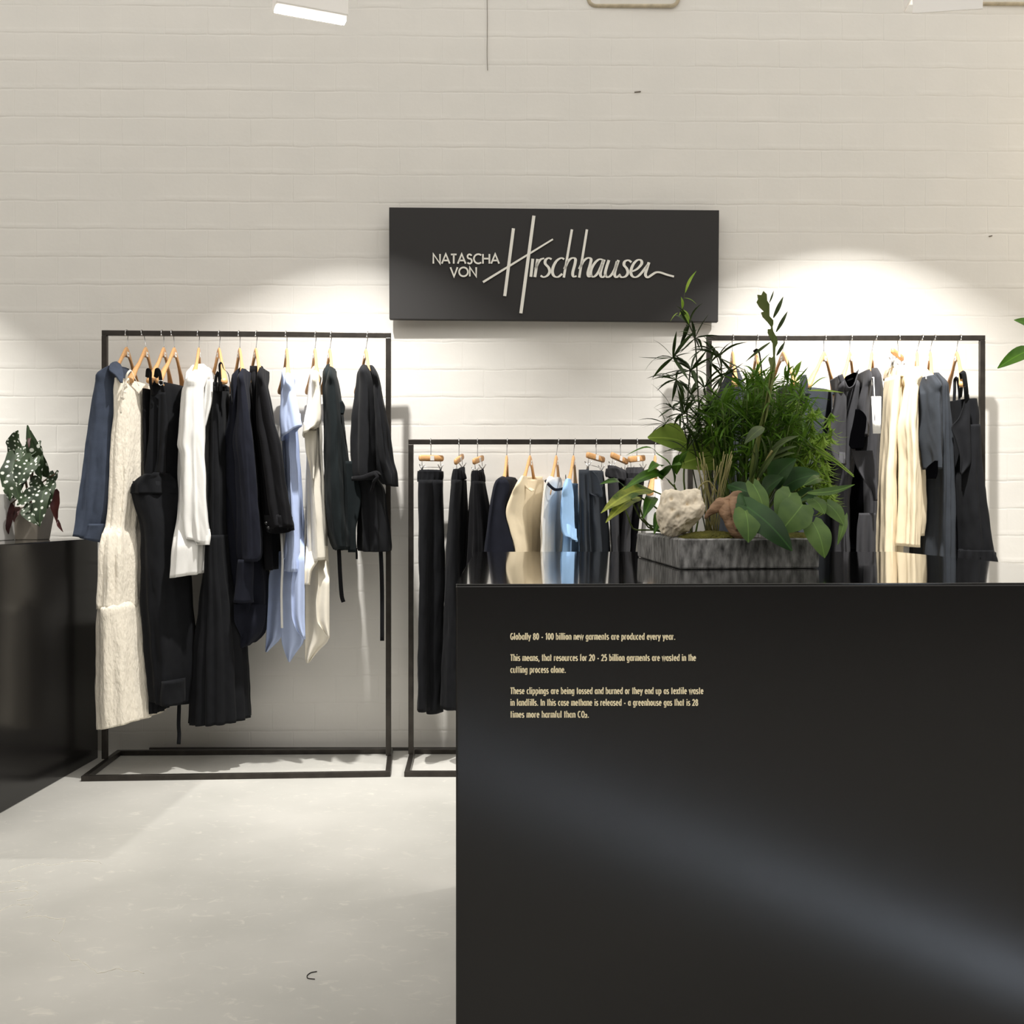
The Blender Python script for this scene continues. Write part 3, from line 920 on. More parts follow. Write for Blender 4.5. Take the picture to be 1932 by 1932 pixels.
ribbon('bow', R1, [(236, 738, -.24), (233, 750, -.245), (230, 752, -.24), (234, 741, -.235)], .014, C_cream, g)

g = gar(R1, Z1, 306.5, 'strap_dress', 'narrow black strap dress squeezed between cream dress and black jumpsuit', 'dress', LG)
tube('body', R1, [(738, 281, 300), (800, 282, 301), (889, 284, 303), (1000, 284, 306), (1300, 288, 318)], C_blk, g, b=.10, yc=-.06, delta=.4, folds=((15, .004),), seed=5)
ribbon('strap', R1, [(278, 712, -.18), (280, 698, -.2), (284, 704, -.2), (284, 724, -.19), (288, 745, -.17)], .018, C_blk, g)

g = gar(R1, Z1, 325, 'jumpsuit', 'black jumpsuit with buckled shoulder strap and turned-up leg cuffs', 'jumpsuit', LG)
tube('bodice', R1, [(726, 303, 340), (736, 301, 347), (760, 300, 350), (830, 297, 351), (890, 290, 352), (930, 286, 352)], C_blk2, g, b=.13, yc=-.04, delta=.7, folds=((7, .005), (13, .002)), seed=6)
sheet('front_flap', R1, [(740, 300, 312), (800, 298, 316), (860, 297, 312), (895, 290, 312)], C_blk2, g, yc=-.18, wave=(1, .008, 0, 1), ncol=10)
tube('trouser_leg', R1, [(893, 304, 320), (902, 290, 326), (913, 262, 332), (926, 257, 338), (945, 261, 344), (1000, 277, 350), (1140, 279, 357), (1220, 285, 364), (1290, 293, 361), (1322, 298, 357)], C_blk2, g, b=.12, yc=-.10, delta=.3,
     folds=((5, .008), (11, .003)), tilt=(-.012, 0), seed=7)
tube('waistband', R1, [(896, 286, 322), (905, 270, 330), (917, 260, 334), (932, 259, 338)], C_blk2, g, b=.13, yc=-.10, delta=.3, folds=((9, .005),), nring=12, seed=8)
tube('leg_cuff', R1, [(1281, 308, 347), (1300, 308, 346), (1327, 309, 346)], C_blk2, g, b=.07, yc=-.17, delta=.1, nring=10, folds=((3, .003),), seed=9)
tube('trouser_leg', R1, [(1200, 286, 325), (1300, 292, 316), (1338, 295, 312)], C_blk2, g, b=.10, yc=-.08, delta=.1, nring=16, seed=10)
ribbon('strap', R1, [(294, 712, -.18), (297, 698, -.2), (301, 703, -.2), (304, 722, -.19), (308, 742, -.17)], .019, C_blk2, g)
b_ = ribbon('buckle', R1, [(300, 718, -.202), (306, 718, -.202), (308, 724, -.2), (303, 727, -.202), (299, 723, -.202), (300, 718, -.202)], .0035, M_buck, g, flat=1)
ribbon('strap', R1, [(336, 1318, -.12), (338, 1330, -.12), (337, 1366, -.125), (338, 1385, -.12), (337, 1404, -.12)], .016, C_blk2, g)

g = gar(R1, Z1, 374.5, 'shirt', 'white long-sleeved shirt, brightest garment on the left rack', 'shirt', LG)
tube('body', R1, [(692, 367, 392), (714, 360, 400), (740, 356, 402), (768, 352, 401), (805, 352, 391), (880, 350, 388), (950, 348, 388, .11, -.06), (1004, 341, 387, .10, -.14), (1034, 335, 387, .10, -.17), (1085, 331, 384, .10, -.17)], C_wht, g, b=.12, b0=.06, yc=-.02, delta=.4,
     folds=((7, .006), (13, .003)), tilt=(.008, 0), seed=11)
tube('sleeve', R1, [(698, 360, 378, .03), (709, 350, 384), (763, 341, 386), (815, 338, 388), (840, 335.5, 388), (858, 341, 388), (900, 343, 389), (949, 344, 391), (978, 341, 394), (1002, 344, 397), (1019, 350, 397)], C_wht, g, b=.055, yc=-.19, delta=-.25, folds=((4, .009), (9, .004)), tilt=(-.018, 0), seed=12, shoulder=34)
sheet('cuff', R1, [(998, 360, 396), (1010, 363, 397.5), (1028, 372, 395)], C_wht, g, yc=-.235, wave=(1, .012, 0, 0), thick=.003)
sheet('collar', R1, [(687, 369, 384, -.05, .0), (693, 364, 390, -.1, .0), (702, 352, 390, -.14, -.02), (716, 350, 384, -.15, -.06)], C_wht, g, wave=(.5, .01, 0, 0), thick=.004)
sheet('front_placket', R1, [(716, 388, 403), (745, 386, 402), (790, 383, 392), (805, 382, 388)], C_wht, g, yc=-.14, wave=(1, .008, 0, .5), ncol=10)

g = gar(R1, Z1, 414, 'strap_dress', 'long black pleated dress with thin tie straps beside the white shirt', 'dress', LG)
tube('bodice', R1, [(728, 404, 430), (760, 401, 432), (810, 397, 434), (900, 395, 436), (1000, 394, 438), (1012, 393, 438)], C_blk2, g, b=.13, yc=-.02, delta=-.4, folds=((11, .004),), seed=13)
tube('pleated_skirt', R1, [(1008, 394, 438), (1060, 390, 442), (1129, 381, 453), (1233, 366, 465), (1300, 362, 468), (1358, 359, 471)], C_blk2, g, b=.16, yc=-.03, delta=-.2, folds=((15, .011), (31, .003)), tilt=(.012, -.006), pleat=True, seed=14)
sheet('neckline_frill', R1, [(729, 402, 431), (738, 402.5, 431)], C_blk2, g, yc=-.155, wave=(6, .006, 0, 0), nrow=5, ncol=50)
ribbon('strap', R1, [(406, 736, -.02), (408, 710, -.03), (412, 702, -.05), (414, 726, -.04)], .012, C_blk2, g)
ribbon('strap', R1, [(418, 738, -.19), (414, 690, -.16), (418, 684, -.17), (422, 696, -.2), (430, 704, -.21), (435, 730, -.21), (438, 763, -.21)], .009, C_blk2, g)

g = gar(R1, Z1, 451.4, 'blouse', 'black batwing blouse with gathered sleeve and drooping pointed hem', 'blouse', LG)
tube('body', R1, [(696, 456, 463), (716, 446, 466), (760, 441, 473), (819, 430, 480), (850, 420, 484), (880, 413, 488), (905, 411, 489), (940, 420, 490), (980, 430, 492), (1060, 438, 500), (1111, 440, 503), (1168, 441, 500), (1191, 447, 496), (1215, 463, 474)], C_navy, g, b=.14, b0=.05, yc=.02, delta=-.1,
     folds=((7, .007), (11, .003)), seed=15)
tube('sleeve', R1, [(697, 456, 463, .03), (716, 447, 468), (775, 445, 475), (833, 436, 483), (880, 441, 488), (950, 446, 492), (1020, 445, 498), (1048, 446, 497), (1058, 450, 490)], C_navy, g, b=.07, yc=-.16, delta=-.6, folds=((5, .006), (9, .003)), seed=16, shoulder=34)
tube('cuff', R1, [(1055, 451, 477), (1065, 450, 478), (1100, 447, 479), (1136, 443, 479)], C_navy, g, b=.05, yc=-.17, delta=0, nring=14, folds=((3, .004),), seed=17)
sheet('hem_point', R1, [(1140, 441, 502, -.13, -.1), (1170, 442, 500, -.15, -.1), (1190, 450, 494, -.14, -.1), (1216, 464, 470, -.12, -.1)], C_navy, g, wave=(1, .02, 0, 1))

g = gar(R1, Z1, 484, 'shirt', 'black shirt with a stand collar and a buttoned cuff over a long sleeve', 'shirt', LG)
tube('body', R1, [(696, 474, 496), (728, 477, 502), (800, 479, 512), (900, 488, 520), (1000, 499, 524), (1073, 502, 525)], C_blk, g, b=.13, b0=.06, yc=.02, delta=-.4, folds=((7, .005),), seed=18)
tube('sleeve', R1, [(694, 485, 496, .03), (706, 481, 501), (728, 482, 506), (786, 479, 519), (844, 485, 533), (903, 491, 540), (950, 495, 547), (982, 498, 551), (999, 503, 553)], C_blk, g, b=.06, yc=-.18, delta=-.6, folds=((4, .009), (7, .005)), tilt=(.004, -.012), seed=19, shoulder=34)
tube('cuff', R1, [(972, 498, 550), (985, 500, 552), (1001, 503, 553.5)], C_blk, g, b=.064, yc=-.18, delta=-.2, nring=8, folds=((3, .004),), tilt=(.004, -.012), seed=20)
button(R1, 502, 987, -.235, M_btn, g); button(R1, 506, 996, -.238, M_btn, g)
sheet('collar', R1, [(691, 472, 495, -.03, -.08), (698, 471.5, 498, -.05, -.1), (706, 473, 500, -.05, -.12), (712, 476, 502, -.05, -.13)], C_blk, g, wave=(.5, .012, 0, 0), thick=.005, nrow=12)

g = gar(R1, Z1, 540, 'dress', 'light blue draped dress with pointed handkerchief hem', 'dress', LG)
tube('body', R1, [(696, 537, 543), (714, 534, 553), (758, 529, 559), (800, 528, 565), (830, 531, 566), (900, 534, 569), (996, 539, 573), (1040, 534, 574), (1075, 529, 574.5)], C_blu, g, b=.16, b0=.05, yc=0, delta=-.75, folds=((8, .008), (13, .004)), seed=21)
tube('cap_sleeve', R1, [(705, 536, 548, .03), (730, 531, 556), (760, 527, 561), (800, 525, 568), (818, 527, 571)], C_blu, g, b=.05, yc=-.17, delta=-.6, folds=((3, .006),), tilt=(.028, .0), nring=24, seed=22, shoulder=34)
sheet('hem_panel', R1, [(1040, 527, 545), (1090, 507, 545), (1150, 505, 537), (1200, 502.5, 531), (1230, 501, 504)], C_blu, g, yc=.06, wave=(1.2, .012, 0, .6))
sheet('hem_panel', R1, [(1000, 540, 556, 0, 0), (1110, 529, 562), (1180, 530, 572), (1207, 531, 574), (1232, 538, 558), (1249, 545, 547)], C_blu, g, yc=-.03, wave=(1.0, .014, 1, .8))
sheet('hem_panel', R1, [(985, 553, 570, -.03, -.03), (1030, 553, 574.2, -.10, -.08), (1056, 553, 574.5), (1080, 552, 574.5), (1110, 549, 575), (1160, 550, 575), (1186, 558, 575.5), (1206, 573, 576)], C_blu, g, yc=-.14, wave=(1.2, .012, 0, .7))
ribbon('tie_band', R1, [(531, 1005, -.1), (533, 1060, -.11), (531, 1120, -.11), (532, 1185, -.11)], .010, C_wht, g)

g = gar(R1, Z1, 595.6, 'dress', 'off-white draped dress with pointed hem, right of the light blue dress', 'dress', LG)
tube('body', R1, [(694, 590, 598), (712, 587, 603), (763, 579, 607), (821, 575, 610), (860, 577, 611), (914, 575, 613), (1000, 576, 619), (1058, 577, 621)], C_off, g, b=.16, b0=.05, yc=0, delta=-.75, folds=((8, .007), (13, .003)), tilt=(.012, 0), seed=23)
tube('cap_sleeve', R1, [(700, 590, 598, .03), (712, 587, 601), (763, 578, 605), (800, 571, 605), (816, 569, 600)], C_off, g, b=.05, yc=-.17, delta=-.6, folds=((3, .007),), tilt=(.02, 0), nring=24, seed=24, shoulder=34)
sheet('drape', R1, [(812, 574, 598), (850, 577, 597), (880, 584, 596), (905, 589, 593)], C_off, g, yc=-.16, wave=(1, .012, 0, 1))
sheet('hem_panel', R1, [(1030, 575.5, 619), (1100, 576, 621), (1190, 576, 621), (1206, 575.5, 620), (1226, 575.5, 602), (1243, 576, 588), (1251, 579, 582)], C_off, g, yc=-.06, wave=(1.3, .012, .5, .5))
sheet('hem_panel', R1, [(1040, 600, 618, -.02, -.02), (1075, 600, 621.5, -.10, -.08), (1100, 600, 621.5), (1140, 596, 621.5), (1172, 598, 621.5), (1190, 610, 621.5), (1204, 619, 621.8)], C_off, g, yc=-.13, wave=(1, .01, 0, .5))
sheet('hem_panel', R1, [(1010, 580, 606, -.03, -.05), (1056, 576, 600, -.12, -.13), (1078, 575, 588), (1103, 575, 584)], C_off, g, yc=-.14, wave=(1, .01, 0, .5))

g = gar(R1, Z1, 625, 'jacket', 'dark green-black jacket with hanging tie, second from the right end of the left rack', 'jacket', LG)
tube('body', R1, [(690, 617, 627), (712, 612, 636), (751, 610, 644), (786, 610, 649), (844, 611, 656), (879, 611, 661), (938, 612, 667), (985, 615, 668), (1019, 621, 672), (1037, 630, 672)], C_grn, g, b=.16, b0=.05, yc=-.02, delta=-.35, folds=((6, .006), (11, .003)), tilt=(0, -.008), seed=25)
tube('sleeve', R1, [(692, 618, 627, .03), (712, 612, 635), (751, 609.5, 641), (844, 610, 647), (938, 611, 651), (1000, 618, 654), (1037, 630, 655)], C_grn, g, b=.06, yc=-.18, delta=-.6, folds=((3, .005), (7, .002)), tilt=(0, -.006), seed=26, shoulder=34)
sheet('side_vent', R1, [(870, 652, 666), (938, 655, 681), (975, 656, 676), (1000, 657, 671), (1042, 657, 672)], C_grn, g, yc=-.14, wave=(.8, .01, 0, .6), ncol=12)
sheet('shoulder_tab', R1, [(756, 638, 646), (768, 638, 651), (782, 638, 648)], C_grn, g, yc=-.13, wave=(.5, .004, 0, 0), nrow=8, ncol=8)
ribbon('tie_band', R1, [(639, 1030, -.12), (640, 1050, -.12), (642, 1090, -.12), (645, 1126, -.12), (648, 1136, -.12)], .017, C_blk, g)
ribbon('tie_band', R1, [(672, 1034, -.1), (673, 1048, -.1), (673, 1055, -.1)], .009, C_blk, g)

g = gar(R1, Z1, 693.4, 'jacket', 'black jacket belted at the waist, rightmost on the left rack', 'jacket', LG)
tube('bodice', R1, [(694, 680, 697), (712, 673, 708), (735, 668, 716), (760, 664, 719), (798, 660, 720), (850, 660, 718), (895, 664, 714), (908, 667, 714)], C_blk2, g, b=.205, b0=.10, yc=-.03, delta=-.5, folds=((6, .006), (11, .003)), seed=27)
tube('sleeve', R1, [(691, 694, 704, .03), (706, 698, 713), (723, 701, 718), (763, 698, 725), (810, 697, 733), (868, 702, 740), (893, 710, 747), (908, 716, 748.5), (916, 722, 748)], C_blk2, g, b=.06, yc=-.16, delta=-.6, folds=((4, .008), (7, .004)), tilt=(-.006, 0), seed=28, shoulder=34)
tube('peplum', R1, [(900, 666, 714), (926, 672, 726), (973, 676, 731), (1031, 678, 736), (1039, 680, 735.5)], C_blk2, g, b=.15, yc=-.02, delta=-.3, folds=((8, .008), (13, .003)), seed=29)
ribbon('belt', R1, [(664, 903, -.19), (680, 902, -.245), (698, 896, -.25), (712, 892, -.225), (718, 895, -.18)], .019, C_blk, g)
ribbon('belt_knot', R1, [(706, 893, -.25), (712, 900, -.255), (706, 908, -.25), (703, 920, -.23), (700, 931, -.21)], .013, C_blk, g)
ribbon('tie_band', R1, [(718, 1034, -.12), (720, 1080, -.12), (721, 1140, -.12), (721, 1209, -.12)], .017, C_blk, g)

# --- low rack
g = gar(R2, Z2, 812.8, 'trousers', 'black trousers with paperbag waist, leftmost on the low rack', 'trousers', MG)
tube('waistband', R2, [(889, 788.5, 836), (896, 789, 836), (909, 790, 834)], C_blk2, g, b=.06, yc=-.02, delta=.15, nring=10, folds=((14, .003),), seed=30)
tube('trouser_leg', R2, [(906, 789.5, 818), (965, 789, 819), (1043, 790, 816), (1200, 789, 814), (1338, 787, 816)], C_blk2, g, b=.07, yc=-.07, delta=.2, folds=((3, .006), (7, .002)), seed=31)
tube('trouser_leg', R2, [(906, 804, 836), (965, 805, 837), (1043, 806, 840), (1200, 806, 837), (1342, 806, 833)], C_blk2, g, b=.07, yc=-.02, delta=.1, folds=((3, .006),), seed=32)
g = gar(R2, Z2, 866, 'trousers', 'black trousers hung second on the low rack, running behind the plinth', 'trousers', MG)
tube('waistband', R2, [(886, 856, 875), (900, 854, 878), (908, 853, 879)], C_blk2, g, b=.09, yc=-.0, delta=.3, nring=10, folds=((14, .003),), tilt=(.012, 0), seed=33)
tube('trouser_leg', R2, [(906, 853, 872), (972, 848, 868), (1043, 844, 868), (1150, 841, 870), (1334, 834, 872)], C_blk2, g, b=.08, yc=-.08, delta=.2, folds=((3, .006),), seed=34)
tube('trouser_leg', R2, [(906, 860, 880), (972, 858, 883), (1043, 856, 884), (1334, 852, 890)], C_blk2, g, b=.08, yc=.04, delta=.2, folds=((3, .006),), seed=35)
g = gar(R2, Z2, 901, 'skirt', 'black gathered skirt on a clip hanger left of the charcoal top', 'skirt', MG)
tube('waistband', R2, [(889, 891, 912), (899, 890, 914), (912, 890, 915)], C_blk, g, b=.09, yc=0, delta=.3, nring=10, folds=((16, .003),), tilt=(.01, 0), seed=36)
tube('body', R2, [(909, 890, 915), (930, 888, 918), (975, 885.5, 926), (1043, 882, 934), (1250, 876, 940)], C_blk, g, b=.12, yc=-.02, delta=.2, folds=((11, .008), (17, .003)), seed=37)
g = gar(R2, Z2, 957, 'top', 'charcoal sleeveless top on the low rack left of the cream top', 'top', MG)
tube('body', R2, [(900, 947, 972), (908, 938, 979), (920, 933, 979), (932, 931, 979), (967, 926, 977), (1040, 917, 973.5), (1150, 905, 976)], C_navy, g, b=.20, b0=.10, yc=-.02, delta=1.05, folds=((6, .007),), seed=38)
sheet('shoulder_flap', R2, [(905, 940, 956), (915, 935, 962), (960, 927, 952), (1040, 917, 970), (1120, 910, 972)], C_navy, g, yc=-.225, wave=(1, .012, 0, .4))
g = gar(R2, Z2, 1000.4, 'top', 'cream round-necked top on the low rack', 'top', MG)
tube('body', R2, [(905, 984, 1027), (930, 976, 1027), (967, 970, 1025), (1000, 968, 1024), (1040, 966, 1021.5), (1150, 964, 1022)], C_crm, g, b=.17, b0=.10, yc=0, delta=1.05, folds=((7, .007), (12, .003)), seed=39)
tube('sleeve', R2, [(898, 984, 996, .03), (912, 974, 998), (930, 966, 996), (967, 955, 994), (1000, 963, 996), (1040, 975, 999), (1110, 978, 1000)], C_crm, g, b=.06, yc=-.16, delta=.7, folds=((4, .007),), seed=40, shoulder=34)
sheet('neckband', R2, [(903, 985, 989), (912, 988, 992), (920, 993, 999), (925, 1000, 1008), (927, 1003, 1006)], C_crm, g, yc=-.19, y2=-.17, wave=(.5, .002, 0, 0), thick=.004)
sheet('inner_back', R2, [(899, 992, 1024), (910, 990, 1022), (925, 996, 1016)], C_crm, g, yc=.10, wave=(1, .004, 0, 0), nrow=10)
g = gar(R2, Z2, 1053.4, 'top', 'white top with a navy-edged neckline on the low rack', 'top', MG)
tube('body', R2, [(900, 1034, 1060), (910, 1027, 1064), (940, 1022, 1063), (1000, 1020, 1060), (1040, 1019.5, 1057), (1150, 1018, 1058)], C_wht, g, b=.20, b0=.10, yc=-.02, delta=1.05, folds=((6, .007),), seed=41)
ribbon('neckband', R2, [(1029, 906, -.19), (1037, 916, -.225), (1049, 924, -.22), (1061, 922, -.16), (1068, 908, .02), (1067, 897, .06)], .012, C_navy, g)
g = gar(R2, Z2, 1084.6, 'top', 'sky blue loose top on the low rack', 'top', MG)
tube('body', R2, [(912, 1068, 1092), (930, 1062, 1094), (977, 1061, 1095), (1040, 1060, 1094), (1150, 1058, 1096)], C_sky, g, b=.13, b0=.06, yc=0, delta=1.05, folds=((7, .007),), seed=42)
tube('sleeve', R2, [(903, 1068, 1080, .03), (913, 1063, 1082), (930, 1059, 1083), (977, 1057.5, 1084), (1005, 1060, 1088), (1016, 1064, 1091)], C_sky, g, b=.055, yc=-.17, delta=.7, folds=((4, .006),), tilt=(-.015, 0), seed=43, shoulder=34)
g = gar(R2, Z2, 1125, 'skirt', 'blue-grey pleated skirt with a folded flap, right of the sky blue top', 'skirt', MG)
tube('body', R2, [(889, 1094, 1138), (930, 1095, 1142), (980, 1096, 1146), (1040, 1098, 1149), (1180, 1096, 1156)], C_sl, g, b=.10, yc=-.01, delta=.1, folds=((8, .008), (13, .004)), tilt=(0, 0), seed=44)
sheet('front_panel', R2, [(886, 1092, 1111), (930, 1092.5, 1112), (980, 1094, 1112), (1060, 1096, 1116), (1120, 1097, 1118)], C_sl, g, yc=-.12, wave=(1.6, .008, 0, .3))
sheet('folded_flap', R2, [(888, 1110, 1117), (900, 1111, 1128), (918, 1111, 1134), (930, 1112, 1137), (938, 1128, 1136)], C_sl, g, yc=-.13, wave=(.6, .012, 0, .3))
g = gar(R2, Z2, 1171, 'trousers', 'narrow charcoal trousers on the tilted clip hanger behind the pale green leaf', 'trousers', MG)
tube('waistband', R2, [(884, 1144, 1172), (893, 1144.5, 1182), (905, 1146, 1182)], C_sl2, g, b=.08, yc=-.02, delta=-.1, nring=10, folds=((12, .003),), tilt=(-.012, 0), seed=45)
tube('trouser_leg', R2, [(903, 1146, 1166), (980, 1150, 1166), (1040, 1154, 1166), (1250, 1154, 1168)], C_sl2, g, b=.07, yc=-.06, delta=0, folds=((3, .005),), seed=46)
tube('trouser_leg', R2, [(903, 1158, 1182), (980, 1160, 1180), (1040, 1162, 1178), (1250, 1162, 1180)], C_blk, g, b=.07, yc=.0, delta=0, folds=((3, .005),), seed=47)
g = gar(R2, Z2, 1202, 'trousers', 'charcoal trousers partly hidden by broad leaves at the planter', 'trousers', MG)
tube('waistband', R2, [(893, 1180, 1217), (905, 1179, 1216)], C_sl2, g, b=.08, yc=-.02, delta=.1, nring=8, folds=((12, .003),), seed=48)
tube('trouser_leg', R2, [(903, 1178, 1200), (980, 1174, 1190), (1040, 1170, 1186), (1250, 1164, 1180)], C_sl2, g, b=.07, yc=-.05, delta=.1, folds=((3, .005),), seed=49)
tube('trouser_leg', R2, [(903, 1192, 1216), (980, 1186, 1207), (1040, 1182, 1199), (1250, 1178, 1196)], C_blk, g, b=.07, yc=.02, delta=.1, folds=((3, .005),), seed=50)
g = gar(R2, Z2, 1236, 'top', 'white top mostly hidden behind the planter at the end of the low rack', 'top', MG)
tube('body', R2, [(905, 1225, 1245), (950, 1216, 1250), (1040, 1208, 1256), (1160, 1206, 1258)], C_wht, g, b=.13, b0=.06, yc=0, delta=.2, seed=51)

# --- right rack
g = gar(R3, Z3, 1382.7, 'dress', 'slate dress at the left end of the right rack behind fine leaves', 'dress', RG)
tube('body', R3, [(698, 1374, 1390), (737, 1361, 1400), (800, 1356, 1405), (900, 1353, 1410), (1130, 1350, 1412)], C_sl, g, b=.11, b0=.05, yc=-.02, delta=-.2, seed=52)
g = gar(R3, Z3, 1428.6, 'strap_dress', 'black strap dress with knotted strap hidden by the tall stem', 'dress', RG)
tube('body', R3, [(722, 1416, 1440), (800, 1410, 1450), (1130, 1405, 1455)], C_blk, g, b=.14, yc=0, delta=-.2, seed=53)
ribbon('strap', R3, [(1422, 664, -.03), (1428, 660, -.04), (1433, 668, -.05), (1436, 690, -.08), (1438, 722, -.1)], .012, C_blk, g)
g = gar(R3, Z3, 1482, 'dress', 'charcoal dress almost hidden by the fern foliage on the right rack', 'dress', RG)
tube('body', R3, [(728, 1476, 1506), (800, 1466, 1508), (900, 1460, 1510), (1130, 1455, 1515)], C_sl2, g, b=.12, yc=.06, delta=-.3, seed=54)
g = gar(R3, Z3, 1556.6, 'pinafore_dress', 'slate pinafore dress with a straight top edge, between foliage and dark tee', 'dress', RG)
tube('body', R3, [(736, 1506, 1580), (760, 1504, 1580), (850, 1498, 1574), (1000, 1494, 1582), (1130, 1490, 1590)], C_sl, g, b=.10, yc=-.02, delta=.9, folds=((5, .006), (9, .003)), seed=55)
sheet('strap', R3, [(707, 1516, 1521), (713, 1509, 1523), (725, 1510, 1525), (745, 1510, 1530)], C_sl, g, yc=-.15, wave=(.5, .004, 0, 0), nrow=12, ncol=8)
sheet('strap', R3, [(716, 1570, 1576), (726, 1570, 1578), (745, 1568, 1580)], C_sl, g, yc=.08, wave=(.5, .004, 0, 0), nrow=12, ncol=8)
g = gar(R3, Z3, 1605.7, 'tee_dress', 'charcoal tee dress with a low round neckline on the right rack', 'dress', RG)
tube('body', R3, [(722, 1586, 1622), (730, 1578, 1627), (740, 1576, 1629), (800, 1572, 1625), (880, 1568, 1614), (960, 1565, 1604), (1041, 1565.5, 1604), (1130, 1562, 1606)], C_sl2, g, b=.14, b0=.10, yc=0, delta=.5, folds=((6, .007), (11, .003)), seed=56)
tube('sleeve', R3, [(709, 1582, 1592, .03), (735, 1573.5, 1598), (763, 1569, 1599), (796, 1561.5, 1600), (830, 1555, 1599), (862, 1562, 1598), (877, 1572, 1598)], C_sl2, g, b=.055, yc=-.17, delta=.7, folds=((4, .006),), tilt=(.0, 0), seed=57, shoulder=34)
ribbon('neckband', R3, [(1585, 707, -.235), (1590, 720, -.235), (1599, 735, -.22), (1609, 730, -.19), (1616, 712, -.14), (1618, 701, -.08)], .022, C_sl2, g)
sheet('inner_back', R3, [(703, 1612, 1617), (712, 1595, 1616), (722, 1592, 1613), (734, 1598, 1606)], C_in, g, yc=-.225, y2=-.12, wave=(.5, .003, 0, 0), nrow=14)  # black sheet painted as the shade inside the neckline
ribbon('back_neckline', R3, [(1590, 716, -.225), (1598, 717, -.20), (1608, 714, -.16), (1617, 701, -.09)], .008, C_sl2, g)
g = gar(R3, Z3, 1652, 'top', 'charcoal cap-sleeved top with white swing tag', 'top', RG)
tube('body', R3, [(698, 1637, 1655), (716, 1630, 1660), (735, 1626, 1666), (756, 1620, 1669), (820, 1616, 1665), (880, 1614, 1660), (960, 1616, 1656), (1041, 1613, 1653), (1130, 1612, 1654)], C_sl2, g, b=.13, b0=.07, yc=0, delta=.5, folds=((6, .007), (11, .004)), seed=58)
tube('cap_sleeve', R3, [(698, 1635, 1641, .03), (718, 1628, 1643), (750, 1618.5, 1645), (771, 1614, 1645), (800, 1612, 1645), (822, 1612, 1644)], C_sl2, g, b=.055, yc=-.17, delta=.7, folds=((3, .005),), tilt=(.0, 0), seed=59, shoulder=34)
sheet('armhole_shade', R3, [(772, 1614, 1621), (779, 1613, 1630), (790, 1611, 1635), (805, 1608, 1634), (822, 1604, 1631), (840, 1602, 1631), (847, 1608, 1628)], C_in, g, yc=-.236, wave=(.5, .004, 0, 0), thick=.002)  # flat black sheet painted as the shaded sleeve interior
sheet('inner_fold', R3, [(846, 1603, 1622), (880, 1600, 1634), (920, 1598, 1648), (960, 1597, 1650), (1000, 1596, 1640), (1041, 1596, 1630)], C_in, g, yc=-.10, wave=(.7, .01, 0, .4))  # black sheet stands in for the shade inside the top
sheet('side_drape', R3, [(850, 1606, 1646), (880, 1616, 1650), (905, 1630, 1653), (925, 1642, 1655), (945, 1648, 1655)], C_sl2, g, yc=-.19, wave=(.8, .012, 0, .5))
sheet('lower_drape', R3, [(968, 1621, 1652), (1000, 1617, 1652), (1041, 1616, 1652), (1100, 1616, 1653)], C_sl2, g, yc=-.16, wave=(2.2, .009, 0, .5))
tg = sheet('swing_tag', R3, [(748, 1644, 1662.5), (783, 1645.5, 1662.3), (818, 1647, 1661.5)], M_tagw, g, yc=-.262, wave=(.5, .001, 0, 0), thick=.0012, ncol=4, nrow=4)
mm = sheet('tag_print', R3, [(774, 1650, 1651.2), (793, 1650.2, 1651.4)], M_print, tg, yc=-.2635, wave=(.5, .0, 0, 0), thick=.0006, ncol=2, nrow=3)
ribbon('tag_string', R3, [(1645, 727, -.19), (1644, 714, -.2), (1648, 712, -.21), (1649, 730, -.25), (1650, 750, -.263)], .004, M_tagw, g, flat=1)
g = gar(R3, Z3, 1695.7, 'trousers', 'cream linen trousers on a clip hanger on the right rack', 'trousers', RG)
tube('waistband', R3, [(694, 1678, 1704), (704, 1676, 1704), (716, 1675, 1704)], C_crm, g, b=.09, yc=-.01, delta=-.2, nring=10, folds=((16, .003),), tilt=(-.008, 0), seed=60)
tube('trouser_leg', R3, [(712, 1675, 1692), (758, 1668, 1692), (822, 1663, 1688), (917, 1656, 1686), (1041, 1652.5, 1686), (1200, 1649, 1686)], C_crm, g, b=.08, yc=-.09, delta=.1, folds=((4, .006), (9, .003)), seed=61)
tube('trouser_leg', R3, [(712, 1684, 1705), (758, 1682, 1704), (822, 1680, 1700), (917, 1676, 1698), (1041, 1674, 1698), (1200, 1672, 1697)], C_crm, g, b=.08, yc=.0, delta=.1, folds=((4, .006), (9, .003)), seed=62)
g = gar(R3, Z3, 1738.7, 'shirt', 'cream shirt with a buttoned front, between cream trousers and slate dress', 'shirt', RG)
tube('body', R3, [(692, 1724, 1738), (711, 1716, 1744), (750, 1710, 1743), (809, 1704, 1738), (885, 1702, 1734), (950, 1702, 1735), (980, 1702, 1736), (1010, 1701, 1732)], C_crm, g, b=.13, b0=.05, yc=0, delta=.2, folds=((7, .006),), seed=63)
tube('sleeve', R3, [(693, 1724, 1732, .03), (711, 1713, 1733), (750, 1705, 1729), (809, 1697, 1729), (885, 1699, 1731), (960, 1698, 1732), (1031, 1694, 1730)], C_crm, g, b=.06, yc=-.16, delta=.1, folds=((4, .008), (9, .003)), tilt=(-.004, 0), seed=64, shoulder=34)
for yy in (770, 830, 886, 910): button(R3, 1733 + (yy - 770) * .003, yy, -.13, M_tagw, g, .005)
g = gar(R3, Z3, 1762.5, 'tunic_dress', 'slate dress with one wide open sleeve and white inner collar', 'dress', RG)
